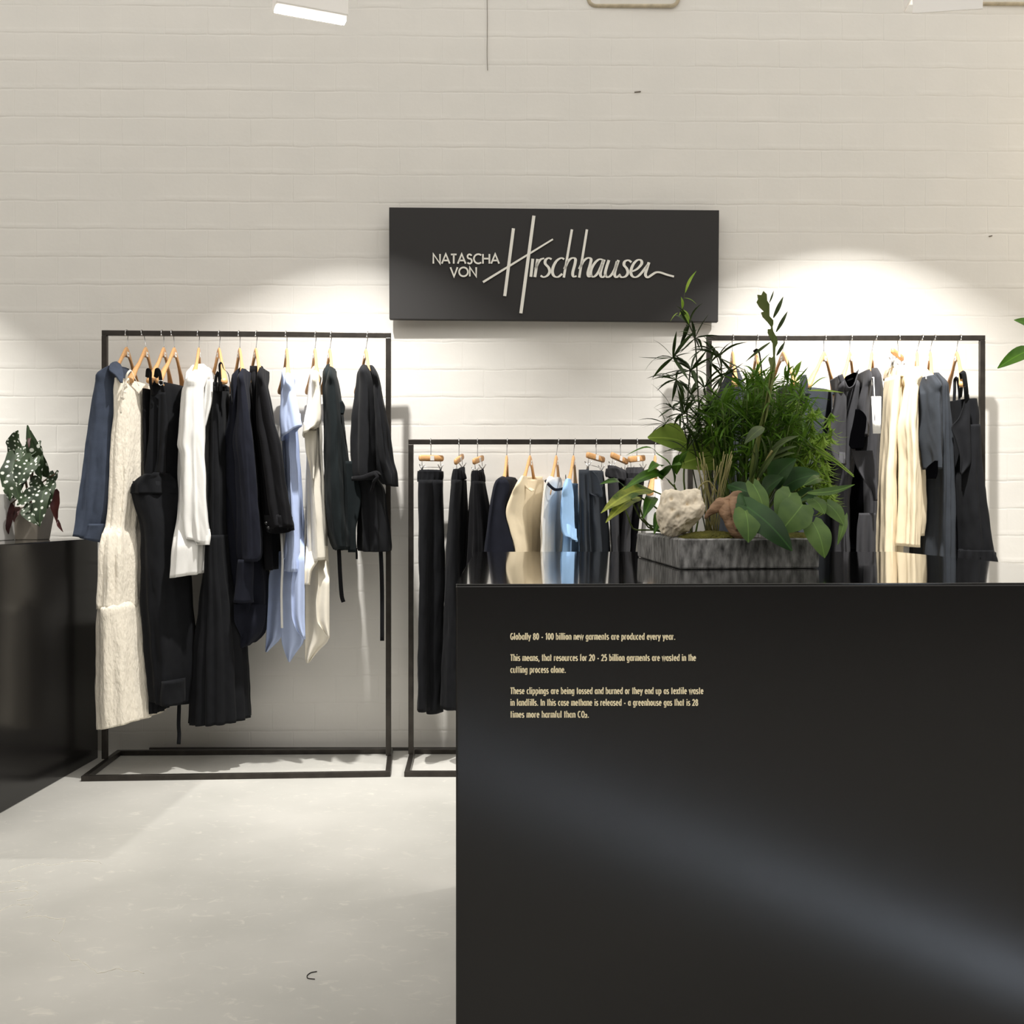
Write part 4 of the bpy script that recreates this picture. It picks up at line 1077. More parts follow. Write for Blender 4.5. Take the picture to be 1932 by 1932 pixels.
tube('body', R3, [(706, 1750, 1764), (733, 1744, 1772), (774, 1740, 1777), (828, 1738, 1782), (885, 1737, 1786), (960, 1735, 1788), (1048, 1732, 1789), (1060, 1732, 1789)], C_sl, g, b=.14, b0=.06, yc=0, delta=-.1, folds=((9, .008), (15, .004)), tilt=(0, 0), seed=65)
tube('sleeve', R3, [(708, 1749, 1761, .03), (733, 1743, 1768), (774, 1740, 1770), (828, 1741, 1771), (860, 1745, 1770), (885, 1748, 1769)], C_sl, g, b=.055, yc=-.18, delta=-.6, folds=((4, .006),), tilt=(.0, 0), seed=66, shoulder=34)
sheet('sleeve_shade', R3, [(869, 1764, 1769.5), (876, 1755, 1769.5), (884, 1748, 1769.5), (893, 1747.5, 1769), (903, 1749, 1766)], C_in, g, yc=-.238, wave=(.5, .003, 0, 0), thick=.002)  # flat black sheet stands in for shade inside the open sleeve
ribbon('inner_collar', R3, [(1749, 716, -.16), (1751, 709, -.15), (1758, 708, -.15), (1765, 714, -.12), (1768, 726, -.1), (1768, 735, -.1)], .014, C_wht, g)
g = gar(R3, Z3, 1811, 'wrap_dress', 'black wrap strap dress with a side bow, rightmost on the right rack', 'dress', RG)
tube('bodice', R3, [(757, 1791, 1826), (790, 1792, 1829), (809, 1791, 1829), (840, 1789, 1830), (870, 1786, 1832)], C_blk2, g, b=.12, yc=0, delta=-.4, folds=((5, .006),), seed=67)
tube('skirt', R3, [(806, 1791, 1829), (853, 1788, 1831), (901, 1783, 1836), (948, 1783, 1843), (1000, 1785, 1851), (1052, 1787, 1859)], C_blk2, g, b=.15, yc=-.02, delta=-.25, folds=((6, .006), (10, .003)), tilt=(-.008, 0), seed=68)
tube('hem_frill', R3, [(1036, 1787, 1856), (1048, 1786, 1859), (1059, 1786, 1861)], C_blk2, g, b=.16, yc=-.02, delta=-.25, nring=10, folds=((22, .006),), tilt=(-.008, 0), seed=69)
sheet('front_wrap', R3, [(744, 1822, 1828), (770, 1816, 1830), (790, 1808, 1830), (806, 1795, 1830), (830, 1803, 1831), (870, 1812, 1832), (895, 1812, 1815)], C_blk2, g, yc=-.155, wave=(.8, .008, 0, .6))
ribbon('strap', R3, [(1824, 760, -.15), (1822, 730, -.18), (1818, 704, -.19), (1813, 702, -.18), (1815, 720, -.15), (1812, 750, -.1)], .02, C_blk2, g)
ribbon('strap', R3, [(1800, 766, .08), (1801, 740, .08), (1802, 716, .1), (1806, 712, .1), (1809, 735, .08), (1810, 760, .06)], .014, C_blk2, g)
ribbon('side_bow', R3, [(1829, 851, -.06), (1833, 842, -.07), (1839, 836, -.07), (1845, 842, -.06), (1844, 850, -.06), (1834, 851, -.07), (1838, 858, -.07), (1845, 856, -.06)], .010, C_blk2, g)

# ------------------------------------------------------------------ plant materials


def leafm(name, c1, c2, rough=.45, trans=.25, scale=18, vein=True, spots=False):
    m = bpy.data.materials.new(name); m.use_nodes = True
    nt = m.node_tree; L = nt.links; p = nt.nodes['Principled BSDF']; out = nt.nodes['Material Output']
    tc = nd(nt, 'ShaderNodeTexCoord')
    n = nd(nt, 'ShaderNodeTexNoise'); n.inputs['Scale'].default_value = scale; n.inputs['Detail'].default_value = 3
    L.new(tc.outputs['Object'], n.inputs['Vector'])
    cr = nd(nt, 'ShaderNodeValToRGB'); e = cr.color_ramp.elements
    e[0].position = .38; e[0].color = c1; e[1].position = .62; e[1].color = c2
    L.new(n.outputs['Fac'], cr.inputs[0]); col = cr.outputs[0]
    if vein:
        sp = nd(nt, 'ShaderNodeSeparateXYZ'); L.new(tc.outputs['UV'], sp.inputs[0])
        s_ = nd(nt, 'ShaderNodeMath', operation='SUBTRACT'); L.new(sp.outputs[0], s_.inputs[0]); s_.inputs[1].default_value = .5
        a = nd(nt, 'ShaderNodeMath', operation='ABSOLUTE'); L.new(s_.outputs[0], a.inputs[0])
        r = nd(nt, 'ShaderNodeMapRange'); r.inputs[1].default_value = .004; r.inputs[2].default_value = .018; r.inputs[3].default_value = .45; r.inputs[4].default_value = 0
        L.new(a.outputs[0], r.inputs[0])
        mx = nd(nt, 'ShaderNodeMix'); mx.data_type = 'RGBA'; L.new(r.outputs[0], mx.inputs[0]); L.new(col, mx.inputs[6]); mx.inputs[7].default_value = tuple(min(1, c * 2.2) for c in c2[:3]) + (1,)
        col = mx.outputs[2]
    if spots:
        vo = nd(nt, 'ShaderNodeTexVoronoi'); vo.voronoi_dimensions = '2D'; vo.inputs['Scale'].default_value = 5.6; vo.inputs['Randomness'].default_value = .75; L.new(tc.outputs['UV'], vo.inputs['Vector'])
        r = nd(nt, 'ShaderNodeMapRange'); r.inputs[1].default_value = .15; r.inputs[2].default_value = .22; r.inputs[3].default_value = 1; r.inputs[4].default_value = 0
        L.new(vo.outputs['Distance'], r.inputs[0])
        mx = nd(nt, 'ShaderNodeMix'); mx.data_type = 'RGBA'; L.new(r.outputs[0], mx.inputs[0]); L.new(col, mx.inputs[6]); mx.inputs[7].default_value = sr(226, 230, 220)
        col = mx.outputs[2]
    L.new(col, p.inputs['Base Color']); p.inputs['Roughness'].default_value = rough; p.inputs['Specular IOR Level'].default_value = .35
    if trans:
        t = nd(nt, 'ShaderNodeBsdfTranslucent'); L.new(col, t.inputs[0])
        mi = nd(nt, 'ShaderNodeMixShader'); mi.inputs[0].default_value = trans
        L.new(p.outputs[0], mi.inputs[1]); L.new(t.outputs[0], mi.inputs[2]); L.new(mi.outputs[0], out.inputs[0])
    return m


L_dark = leafm('dark_fine_leaf', sr(40, 54, 26), sr(56, 76, 32), .5, .15, 30, False)
L_mid = leafm('fine_leaf', sr(70, 106, 32), sr(106, 146, 48), .5, .38, 30, False)
L_lite = leafm('bright_fine_leaf', sr(124, 162, 48), sr(158, 188, 76), .5, .4, 30, False)
L_agl = leafm('mottled_leaf', sr(70, 104, 28), sr(170, 178, 78), .4, .25, 34)
L_agl2 = leafm('broad_green_leaf', sr(48, 86, 26), sr(84, 124, 40), .4, .25, 22)
L_heart = leafm('heart_leaf', sr(68, 98, 42), sr(94, 124, 56), .5, .25, 14)
L_deep = leafm('deep_green_leaf', sr(34, 64, 30), sr(50, 86, 38), .45, .15, 14)
L_olive = leafm('olive_lance_leaf', sr(44, 62, 28), sr(72, 88, 42), .45, .15, 20)
L_pale = leafm('pale_round_leaf', sr(128, 160, 60), sr(158, 184, 84), .5, .45, 14)
L_spot = leafm('spotted_leaf', sr(30, 46, 26), sr(50, 68, 40), .6, .08, 10, True, True)
L_red = leafm('leaf_underside', sr(52, 22, 24), sr(74, 34, 30), .5, .1, 10, False)
M_stem = pm('green_stem', sr(96, 116, 54), .6, .15, 30)
M_stemp = pm('tan_stem', sr(140, 134, 84), .65, .15, 30)
M_stemd = pm('dark_stem', sr(52, 58, 32), .6)
M_stone = pm('weathered_slate', sr(126, 126, 126), .75, .8, 60, .9, 90, bdist=.004, stretch=(1.4, 1.4, .5))
M_soil = pm('dark_soil', sr(40, 32, 24), .95, .3, 60, 1, 120)
M_rock = pm('pitted_limestone', sr(244, 232, 210), .9, .16, 14, .5, 90, bdist=.003)
M_drift = pm('driftwood', sr(146, 116, 90), .8, .3, 30, .8, 60, bdist=.003, stretch=(1, 1, 3))
M_moss = pm('moss', sr(92, 90, 30), .95, .3, 60, 1, 220, bdist=.006)

# ------------------------------------------------------------------ stone tray on the plinth
tr = thing('planter_tray', 'shallow weathered grey stone tray holding the mixed plants on the large plinth', 'planter', (.47, 2.28, T))
TF = [(.3255, 1.990), (.6085, 2.03), (.600, 2.60), (.313, 2.553)]
cx_ = sum(p[0] for p in TF) / 4; cy_ = sum(p[1] for p in TF) / 4
zt = T + .060


def ins(p, k): return (cx_ + (p[0] - cx_) * (1 - k / .14), cy_ + (p[1] - cy_) * (1 - k / .28))


rings = [([ins(p, .002) for p in TF], T + .001), (TF, T + .004), ([ins(p, -.001) for p in TF], zt - .003), ([ins(p, .003) for p in TF], zt), ([ins(p, .014) for p in TF], zt), ([ins(p, .016) for p in TF], T + .02)]
# subdivide each ring for a hand-cut edge
v = []; per = 10
for ri, (ps, z) in enumerate(rings):
    for i in range(4):
        a = ps[i]; b = ps[(i + 1) % 4]
        for j in range(per):
            u = j / per; p = Vector((a[0] + (b[0] - a[0]) * u, a[1] + (b[1] - a[1]) * u, z))
            nz = noise.noise(Vector((p.x * 30, p.y * 30, z * 60)))
            v.append(p + Vector((nz * .0012, nz * .0012, noise.noise(Vector((p.x * 18, p.y * 18, 3))) * .0016 if ri in (2, 3, 4) else 0)))
n_ = 4 * per
f = [(r * n_ + i, r * n_ + (i + 1) % n_, (r + 1) * n_ + (i + 1) % n_, (r + 1) * n_ + i) for r in range(len(rings) - 1) for i in range(n_)]
f.append(tuple(range(n_))[::-1]); f.append(tuple((len(rings) - 1) * n_ + i for i in range(n_)))
mk('basin', v, f, M_stone, tr, smooth=False)
prism('soil', [ins(p, .015) for p in TF], T + .02, zt - .008, M_soil, tr, bev=0)
SZ = zt - .012


def plant(name, label, px, py, d, cat='plant', z=SZ, group='plants in the stone tray'):
    p = W(px, py, d); return thing(name, label, cat, (p.x, d, z), group)


def whorl(mb, c, n, L, w, rng, updir=.1, spread=1.0, bend=.12, dirs=None):
    for i in range(n):
        a = rng.random() * 6.283; e = updir + (rng.random() - .5) * spread
        dv = Vector((math.cos(a) * math.cos(e), math.sin(a) * math.cos(e), math.sin(e)))
        l = L * (.6 + .6 * rng.random())
        mb.leaf(c, c + dv * l, w * (.7 + .5 * rng.random()), 'lance', bend * (rng.random() - .2) * 1.6, up=(rng.random() - .5, rng.random() - .5, 1), fold=.3, nseg=6, droop=.25 * rng.random())


# fine dark whorled plant, left
rng = random.Random(3)
p1 = plant('whorled_leaf_plant', 'tall airy plant with thin dark whorled leaves in front of the sign corner', 1338, 1010, 2.32)
st = MB(); fo = MB()
base = W(1338, 1012, 2.32); base.z = SZ
stems = [[(1338, 1012, 2.32), (1330, 900, 2.32), (1318, 760, 2.31), (1311, 640, 2.3), (1300, 612, 2.3), (1289, 583, 2.3), (1292, 552, 2.3)],
         [(1336, 1012, 2.32), (1318, 880, 2.28), (1296, 780, 2.26), (1302, 700, 2.24), (1272, 676, 2.22)],
         [(1340, 1012, 2.32), (1345, 880, 2.36), (1352, 760, 2.38), (1362, 712, 2.4), (1352, 672, 2.4)],
         [(1334, 1012, 2.32), (1310, 900, 2.36), (1290, 800, 2.4), (1276, 718, 2.4)]]
for s_ in stems:
    st.sweep(smooth_path([W(*q_) for q_ in s_], 24), [.0016] * 20 + [.0010] * 4, 6)
for (a, b, d, n, L, w) in ((1300, 614, 2.3, 10, .058, .008), (1312, 638, 2.3, 12, .066, .008), (1270, 675, 2.22, 12, .075, .009), (1304, 699, 2.24, 14, .085, .009),
                        (1291, 781, 2.26, 14, .075, .008), (1355, 674, 2.4, 11, .075, .009), (1341, 684, 2.38, 8, .06, .008), (1364, 712, 2.4, 11, .075, .008), (1329, 732, 2.31, 11, .075, .008),
                        (1276, 717, 2.4, 11, .08, .009), (1304, 745, 2.27, 11, .07, .008), (1318, 790, 2.31, 12, .075, .008), (1283, 815, 2.38, 11, .07, .008), (1340, 660, 2.3, 6, .06, .007), (1268, 770, 2.3, 10, .07, .008), (1312, 830, 2.26, 12, .075, .008), (1335, 800, 2.3, 12, .075, .008), (1350, 770, 2.34, 10, .07, .008), (1296, 850, 2.25, 10, .07, .007), (1256, 800, 2.3, 8, .06, .006)):
    whorl(fo, W(a, b, d), n, L, w, rng, .15, 1.7)
st.build('stems', M_stemd, p1); fo.build('foliage', L_dark, p1)
fo = MB()
for a, b, w in (((1293, 552), (1314, 511), .008), ((1287, 582), (1285, 560), .008), ((1286, 584), (1300, 612), .010), ((1288, 584), (1302, 604), .006), ((1290, 562), (1314, 574), .0025), ((1279, 590), (1265, 606), .0025), ((1290, 586), (1281, 596), .006)):
    fo.leaf(W(a[0], a[1], 2.3), W(b[0], b[1], 2.29), w, 'lance', .14)
fo.build('young_leaves', L_lite, p1)['label'] = 'bright green young shoot'

# dense fine fern-like mass, centre
p2 = plant('feathery_foliage_plant', 'dense feathery green plant filling the middle of the stone tray', 1400, 1000, 2.33)
st = MB(); fo = MB(); rng = random.Random(11)
for i in range(150):
    a = rng.random() * 6.283; r = rng.random() ** .5
    px = 1418 + 108 * r * math.cos(a); py = 790 + 108 * r * math.sin(a); d = 2.33 + (rng.random() - .5) * .26
    if py < 770 - (px - 1310) * .55: continue
    c = W(px, py, d); b0_ = W(1400 + (px - 1400) * .12, 1010, 2.33 + (d - 2.33) * .3)
    mid = (c * .55 + b0_ * .45) + Vector(((px - 1400) * .0002, 0, .01))
    st.sweep(smooth_path([b0_, mid, c], 10), .0011, 5)
    whorl(fo, c, 10, .056, .0062, rng, .25, 1.8)
    whorl(fo, c * .82 + b0_ * .18, 7, .054, .0062, rng, .25, 1.8)
st.build('stems', M_stem, p2); fo.build('foliage', L_mid, p2)

# bright drooping feathery plant, right
p3 = plant('drooping_feathery_plant', 'bright yellow-green feathery plant drooping on the right of the tray', 1490, 1000, 2.40)
st = MB(); fo = MB(); rng = random.Random(23)
for i in range(84):
    px = 1480 + rng.random() * 90; tt = (px - 1480) / 90
    py = 735 + tt * 45 + rng.random() ** .8 * (150 + 20 * tt); d = 2.40 + (rng.random() - .5) * .2
    c = W(px, py, d); b0_ = W(1480 + (px - 1480) * .15, 1010, 2.40)
    st.sweep(smooth_path([b0_, c * .6 + b0_ * .4 + Vector((0, 0, .05)), c], 10), .0010, 5)
    for k in range(13):
        a = rng.random() * 6.283; l = .035 + .035 * rng.random()
        e = c + Vector((math.cos(a) * l * .6, math.sin(a) * l * .6, -l * (.2 + .8 * rng.random()) + .01))
        fo.leaf(c, e, .0056, 'lance', -.25, up=(0, -.3, 1), nseg=6)
for i in range(24):   # one arching frond
    u = i / 23; c = W(1540 + 66 * u, 848 + 48 * u ** 1.2, 2.3); l = .010 * (1 - u * .7)
    for sg_ in (-1, 1): fo.leaf(c, c + Vector((.006, .002 * sg_, sg_ * l - .002)), .006, 'lance', .05)
st.sweep(smooth_path([W(1500, 830, 2.35), W(1540, 848, 2.3), W(1575, 868, 2.3), W(1607, 896, 2.3)], 14), .0014, 6)
fo.leaf(W(1524, 737, 2.3), W(1592, 741, 2.28), .0085, 'lance', .03)
fo.leaf(W(1525, 736, 2.34), W(1566, 712, 2.36), .004, 'lance', .2)
fo.leaf(W(1500, 712, 2.36), W(1512, 682, 2.36), .008, 'lance', .1); fo.leaf(W(1492, 714, 2.36), W(1514, 680, 2.36), .007, 'lance', .2)
st.build('stems', M_stem, p3); fo.build('foliage', L_lite, p3)

# tall scalloped stem
p4 = plant('flat_stem_plant', 'tall upright plant with a scalloped flat green stem rising above the tray', 1418, 1010, 2.2)
c4 = lambda a, b: W(1380 + a / 6.036, 540 + b / 6.036, 2.2)
outl = [(365, 55), (345, 100), (300, 95), (310, 140), (295, 175), (330, 230), (385, 280), (350, 290), (370, 340), (430, 400), (468, 450), (465, 478), (430, 480), (430, 520), (460, 590), (485, 640), (488, 790),
        (470, 812), (440, 800), (432, 830), (450, 900), (440, 1000), (412, 1150), (378, 1300), (335, 1480), (300, 1590), (240, 1860), (205, 2100), (215, 2400), (220, 2800),
        (275, 2800), (268, 2400), (262, 2100), (300, 1870), (352, 1600), (392, 1480), (430, 1300), (462, 1150), (492, 1000), (510, 900), (505, 790), (515, 690), (540, 640), (535, 580), (510, 540), (490, 500), (482, 452), (492, 420), (490, 380), (462, 350), (445, 330), (440, 200), (412, 160), (405, 90)]
m = MB(); n_ = len(outl)
vv = []
for dy in (-.0022, .0022):
    for a, b in outl: vv.append(c4(a, b) + Vector((0, dy + .012 * math.sin(b * .003), 0)))
m.add(vv, [tuple(range(n_)), tuple(range(n_, 2 * n_))[::-1]] + [(i, (i + 1) % n_, (i + 1) % n_ + n_, i + n_) for i in range(n_)])
flat_stem = m.build('flat_stem', leafm('flat_stem_green', sr(88, 104, 46), sr(120, 128, 72), .55, .1, 10, False), p4, smooth=False)
fo = MB()
for a, b, w in (((478, 360), (590, 118), .010), ((510, 520), (640, 285), .009), ((515, 790), (610, 632), .008), ((432, 190), (482, 52), .004), ((440, 640), (160, 860), .007)):
    A_ = c4(*a); B_ = c4(*b)
    fo.leaf(A_, B_, w, 'lance', .12, up=(0, -1, .2))
fo.build('leaves', L_olive, p4)

# dark lance-leaved branch
p5 = plant('lance_leaf_branch', 'short branch with dark glossy lance leaves in the middle of the arrangement', 1426, 1005, 2.12)
st = MB(); fo = MB()
st.sweep(smooth_path([W(1424, 1010, 2.12), W(1429, 914, 2.1), W(1445, 871, 2.09), W(1457, 850, 2.08)], 14), .0026, 7)
for a, b, w in (((1456, 848), (1508, 822), .016), ((1455, 862), (1504, 842), .014), ((1456, 868), (1500, 855), .016), ((1445, 866), (1489, 829), .013), ((1440, 806), (1404, 838), .026), ((1428, 905), (1470, 845), .014)):
    fo.leaf(W(a[0], a[1], 2.1), W(b[0], b[1], 2.06), w, 'lance', .1, up=(0, -.8, .5))
for a, b, w in (((1443, 871), (1435, 823), .010), ((1453, 853), (1446, 822), .009), ((1428, 880), (1418, 849), .009), ((1416, 905), (1425, 830), .013)):
    fo.leaf(W(a[0], a[1], 2.1), W(b[0], b[1], 2.08), w, 'lance', .1, up=(.5, -.8, .2))
st.build('stem', M_stemp, p5); fo.build('foliage', L_olive, p5, uv=True)

# mottled broad leaves, left
p6 = plant('mottled_leaf_plant', 'broad-leaved plant with yellow-green mottled leaves hanging out on the left of the tray', 1275, 1000, 2.28)
st = MB(); fo = MB(); f2 = MB()
LV = [((1232, 926), (1134, 968), .040, 0, .15), ((1208, 938), (1143, 986), .032, 0, .12), ((1262, 908), (1176, 924), .032, 1, .2), ((1180, 923), (1132, 914), .020, 1, .12), ((1248, 880), (1222, 891), .024, 1, .1),
      ((1272, 914), (1238, 855), .016, 1, .1), ((1242, 859), (1182, 859), .006, 1, .16), ((1234, 938), (1214, 978), .028, 1, .1), ((1249, 966), (1234, 1008), .026, 1, .1), ((1276, 895), (1300, 850), .03, 1, .1), ((1250, 905), (1285, 876), .036, 1, .1)]
for a, b, w, k, bd in LV:
    (fo if k == 0 else f2).leaf(W(a[0], a[1], 2.24), W(b[0], b[1], 2.14), w, 'ovate', bd, up=(0, -.75, .65), wav=.05)
for pts in (((1276, 1005), (1258, 940), (1232, 926)), ((1278, 1005), (1240, 960), (1208, 938)), ((1280, 1005), (1278, 930), (1262, 908)), ((1275, 1006), (1250, 1000), (1199, 1000), (1180, 962)), ((1275, 1005), (1215, 985), (1190, 940)),
            ((1272, 1006), (1240, 1002), (1210, 975)), ((1278, 1006), (1225, 996), (1204, 950)), ((1284, 1006), (1280, 950), (1272, 914))):
    st.sweep(smooth_path([W(a, b, 2.26 - .03 * i) for i, (a, b) in enumerate(pts)], 12), .0018, 6)
st.build('stems', M_stem, p6); fo.build('mottled_leaves', L_agl, p6, uv=True)['label'] = 'yellow-green mottled leaves'; f2.build('green_leaves', L_agl2, p6, uv=True)

# pale round leaves
p7 = plant('round_leaf_plant', 'plant with two large pale round leaves between rock and low rack', 1300, 1005, 2.38)
st = MB(); fo = MB()
fo.leaf(W(1298, 838, 2.36), W(1222, 826, 2.30), .075, 'ovate', .1, up=(0, -.9, .4))
fo.leaf(W(1355, 862, 2.36), W(1272, 880, 2.30), .085, 'ovate', .12, up=(0, -.9, .4))
for pts in (((1305, 1008), (1290, 900), (1298, 838)), ((1312, 1008), (1330, 920), (1355, 862))):
    st.sweep(smooth_path([W(a, b, 2.37) for a, b in pts], 12), .0022, 6)
st.build('stems', M_stem, p7); fo.build('leaves', L_pale, p7, uv=True)

# heart-leaved trailing plant, right
p8 = plant('heart_leaf_plant', 'trailing plant with matt heart-shaped leaves spilling over the right of the tray', 1480, 1005, 2.12)
st = MB(); fo = MB(); f2 = MB()
H8 = [((1514, 952), (1470, 1006), .066, 0, 1.98), ((1492, 930), (1464, 976), .050, 0, 2.02), ((1406, 964), (1412, 1024), .050, 0, 1.97), ((1421, 914), (1446, 980), .034, 0, 2.02), ((1534, 986), (1556, 1053), .048, 0, 1.985),
      ((1534, 942), (1556, 970), .032, 0, 2.05), ((1560, 950), (1592, 990), .034, 0, 2.05), ((1593, 974), (1580, 1028), .016, 0, 2.04), ((1416, 938), (1392, 966), .042, 1, 2.03), ((1409, 956), (1495, 1040), .052, 1, 1.975), ((1545, 902), (1516, 916), .018, 0, 2.06)]
for a, b, w, k, d in H8:
    (fo if k == 0 else f2).leaf(W(a[0], a[1], d + .02), W(b[0], b[1], d - .02), w, 'heart', .14, up=(0, -1, .25), fold=-.12, nseg=14)
fo.leaf(W(1524, 930, 2.05), W(1613, 914, 2.0), .022, 'lance', -.1, up=(0, -.8, .5))
for a, b, w in (((1456, 914), (1502, 866), .06), ((1476, 922), (1546, 894), .06), ((1494, 936), (1540, 950), .055), ((1440, 935), (1478, 900), .05), ((1372, 915), (1440, 950), .035), ((1480, 960), (1530, 975), .05)):
    f2.leaf(W(a[0], a[1], 2.16), W(b[0], b[1], 2.1), w, 'ovate', .1, up=(0, -.8, .5))
for pts in (((1478, 1006), (1490, 960), (1514, 952)), ((1470, 1006), (1480, 950), (1492, 930)), ((1465, 1006), (1415, 985), (1406, 964)), ((1460, 1006), (1430, 950), (1421, 914)), ((1490, 1006), (1515, 990), (1534, 986)), ((1490, 1006), (1510, 950), (1534, 942), (1560, 950)), ((1475, 1006), (1500, 950), (1524, 930))):
    st.sweep(smooth_path([W(a, b, 2.12 - .02 * i) for i, (a, b) in enumerate(pts)], 12), .0019, 6)
st.build('stems', M_stem, p8); fo.build('heart_leaves', L_heart, p8, uv=True); f2.build('dark_leaves', L_deep, p8, uv=True)['label'] = 'deep green leaves'

# thin reed stems in the middle
p9 = plant('reed_grass', 'tuft of thin tan reed stems between rock and driftwood', 1345, 1005, 2.16)
st = MB(); rng = random.Random(5)
for i in range(20):
    a = 1332 + rng.random() * 24; tp = 1310 + rng.random() * 75; d = 2.16 + (rng.random() - .5) * .06
    st.sweep(smooth_path([W(a, 1008, d), W(a + (tp - a) * .35, 940, d), W(tp, 880 - rng.random() * 30, d)], 8), .0010, 5)
st.sweep(smooth_path([W(1345, 1005, 2.12), W(1318, 925, 2.1), W(1336, 908, 2.1), W(1352, 928, 2.1)], 14), .0016, 5)
st.build('stems', M_stemp, p9); p9['kind'] = 'thing'

# rock, driftwood, moss
bm = bmesh.new(); bmesh.ops.create_icosphere(bm, subdivisions=6, radius=1)
rc = W(1281, 967, 2.10)
for q_ in bm.verts:
    n0 = q_.co.copy()
    r = 1 + .24 * noise.noise(n0 * 1.2 + Vector((4, 1, 2))) + .10 * noise.noise(n0 * 2.6 + Vector((1, 5, 9))) + .035 * noise.noise(n0 * 7) + .05 * noise.noise(n0 * 4.5 + Vector((2, 2, 7)))
    r -= .22 * max(0, noise.noise(n0 * 4.2 + Vector((8, 3, 1))) - .32)
    for pc in ((.1, -.9, .55), (-.45, -.85, -.05), (.55, -.75, -.4), (.2, -.85, -.8), (-.6, -.7, .35), (-.1, -.95, -.2)):
        dd = (n0 - Vector(pc).normalized()).length
        r -= .17 * math.exp(-(dd / .09) ** 2)
    tp = .86 + .24 * n0.z
    q_.co = Vector((n0.x * .050 * r * tp + .004 * n0.z, n0.y * .042 * r, n0.z * .052 * r))
bmesh.ops.rotate(bm, verts=bm.verts, cent=(0, 0, 0), matrix=Matrix.Rotation(.35, 3, 'Y'))
me = bpy.data.meshes.new('limestone_rock'); bm.to_mesh(me); bm.free()
for p_ in me.polygons: p_.use_smooth = True
me.materials.append(M_rock)
o = bpy.data.objects.new('limestone_rock', me); C.objects.link(o); o.location = rc
tag(o, 'cream pitted limestone rock standing in the stone tray', 'rock')

m = MB()
m.sweep(smooth_path([W(1329, 977, 2.06), W(1338, 966, 2.06), W(1352, 957, 2.07), W(1368, 950, 2.08), (W(1384, 938, 2.08)), W(1398, 931, 2.09)], 26), [.001, .003, .004, .005, .006, .007, .0075, .009, .010, .011, .013, .015, .016, .015, .014, .012, .011, .010, .010, .009, .009, .009, .008, .009, .008, .005], 12, .8)
m.sweep(smooth_path([W(1366, 950, 2.08), W(1374, 972, 2.06), W(1380, 992, 2.05), W(1398, 1010, 2.04), W(1412, 1013, 2.04)], 22), [.014, .015, .016, .017, .017, .017, .016, .015, .014, .013, .012, .011, .011, .010, .009, .008, .007, .006, .005, .004, .003, .002], 12, .8)
m.sweep(smooth_path([W(1384, 945, 2.08), W(1388, 970, 2.04), W(1390, 1000, 2.03)], 12), [.012, .013, .012, .011, .009, .008, .007, .006, .006, .005, .004, .003], 10)
m.v = [p_ + Vector((noise.noise(p_ * 70), noise.noise(p_ * 70 + Vector((9, 0, 0))), noise.noise(p_ * 60 + Vector((0, 9, 0))))) * .004 for p_ in m.v]
o = m.build('driftwood', M_drift); tag(o, 'gnarled brown driftwood piece between rock and heart leaves in the tray', 'driftwood')

for (a, b, px, d, rx, ry, rz, lab) in ((0, 0, 1345, 2.08, .075, .045, .024, 'mound of olive moss below the rock in the tray'), (0, 0, 1500, 2.10, .055, .045, .020, 'mound of olive moss under the heart leaves in the tray')):
    bm = bmesh.new(); bmesh.ops.create_icosphere(bm, subdivisions=5, radius=1)
    for q_ in bm.verts:
        r = 1 + .12 * noise.noise(q_.co * 3 + Vector((px, 0, 0))) + .06 * noise.noise(q_.co * 14)
        q_.co = Vector((q_.co.x * rx * r, q_.co.y * ry * r, max(q_.co.z, -.2) * rz * r))
    me = bpy.data.meshes.new('moss_mound'); bm.to_mesh(me); bm.free()
    for p_ in me.polygons: p_.use_smooth = True
    me.materials.append(M_moss); o = bpy.data.objects.new('moss_mound', me); C.objects.link(o)
    o.location = ((px - 966) / F * d, d, SZ + .002); tag(o, lab, 'moss')

# ------------------------------------------------------------------ spotted plant on the left plinth
D9 = 4.22
bg = thing('potted_begonia', 'potted plant with dark white-spotted leaves on the left plinth', 'potted plant', (X(60, D9), D9, T))
M_pot = pm('pale_concrete_pot', sr(206, 196, 182), .7, .06, 20)
m = MB()


def ringp(r, z, k=1.0): return [Vector((X(58, D9) + r * math.cos(a), D9 + r * math.sin(a) * k, z)) for a in [math.radians(-118 + 72 * j) for j in range(5)]]


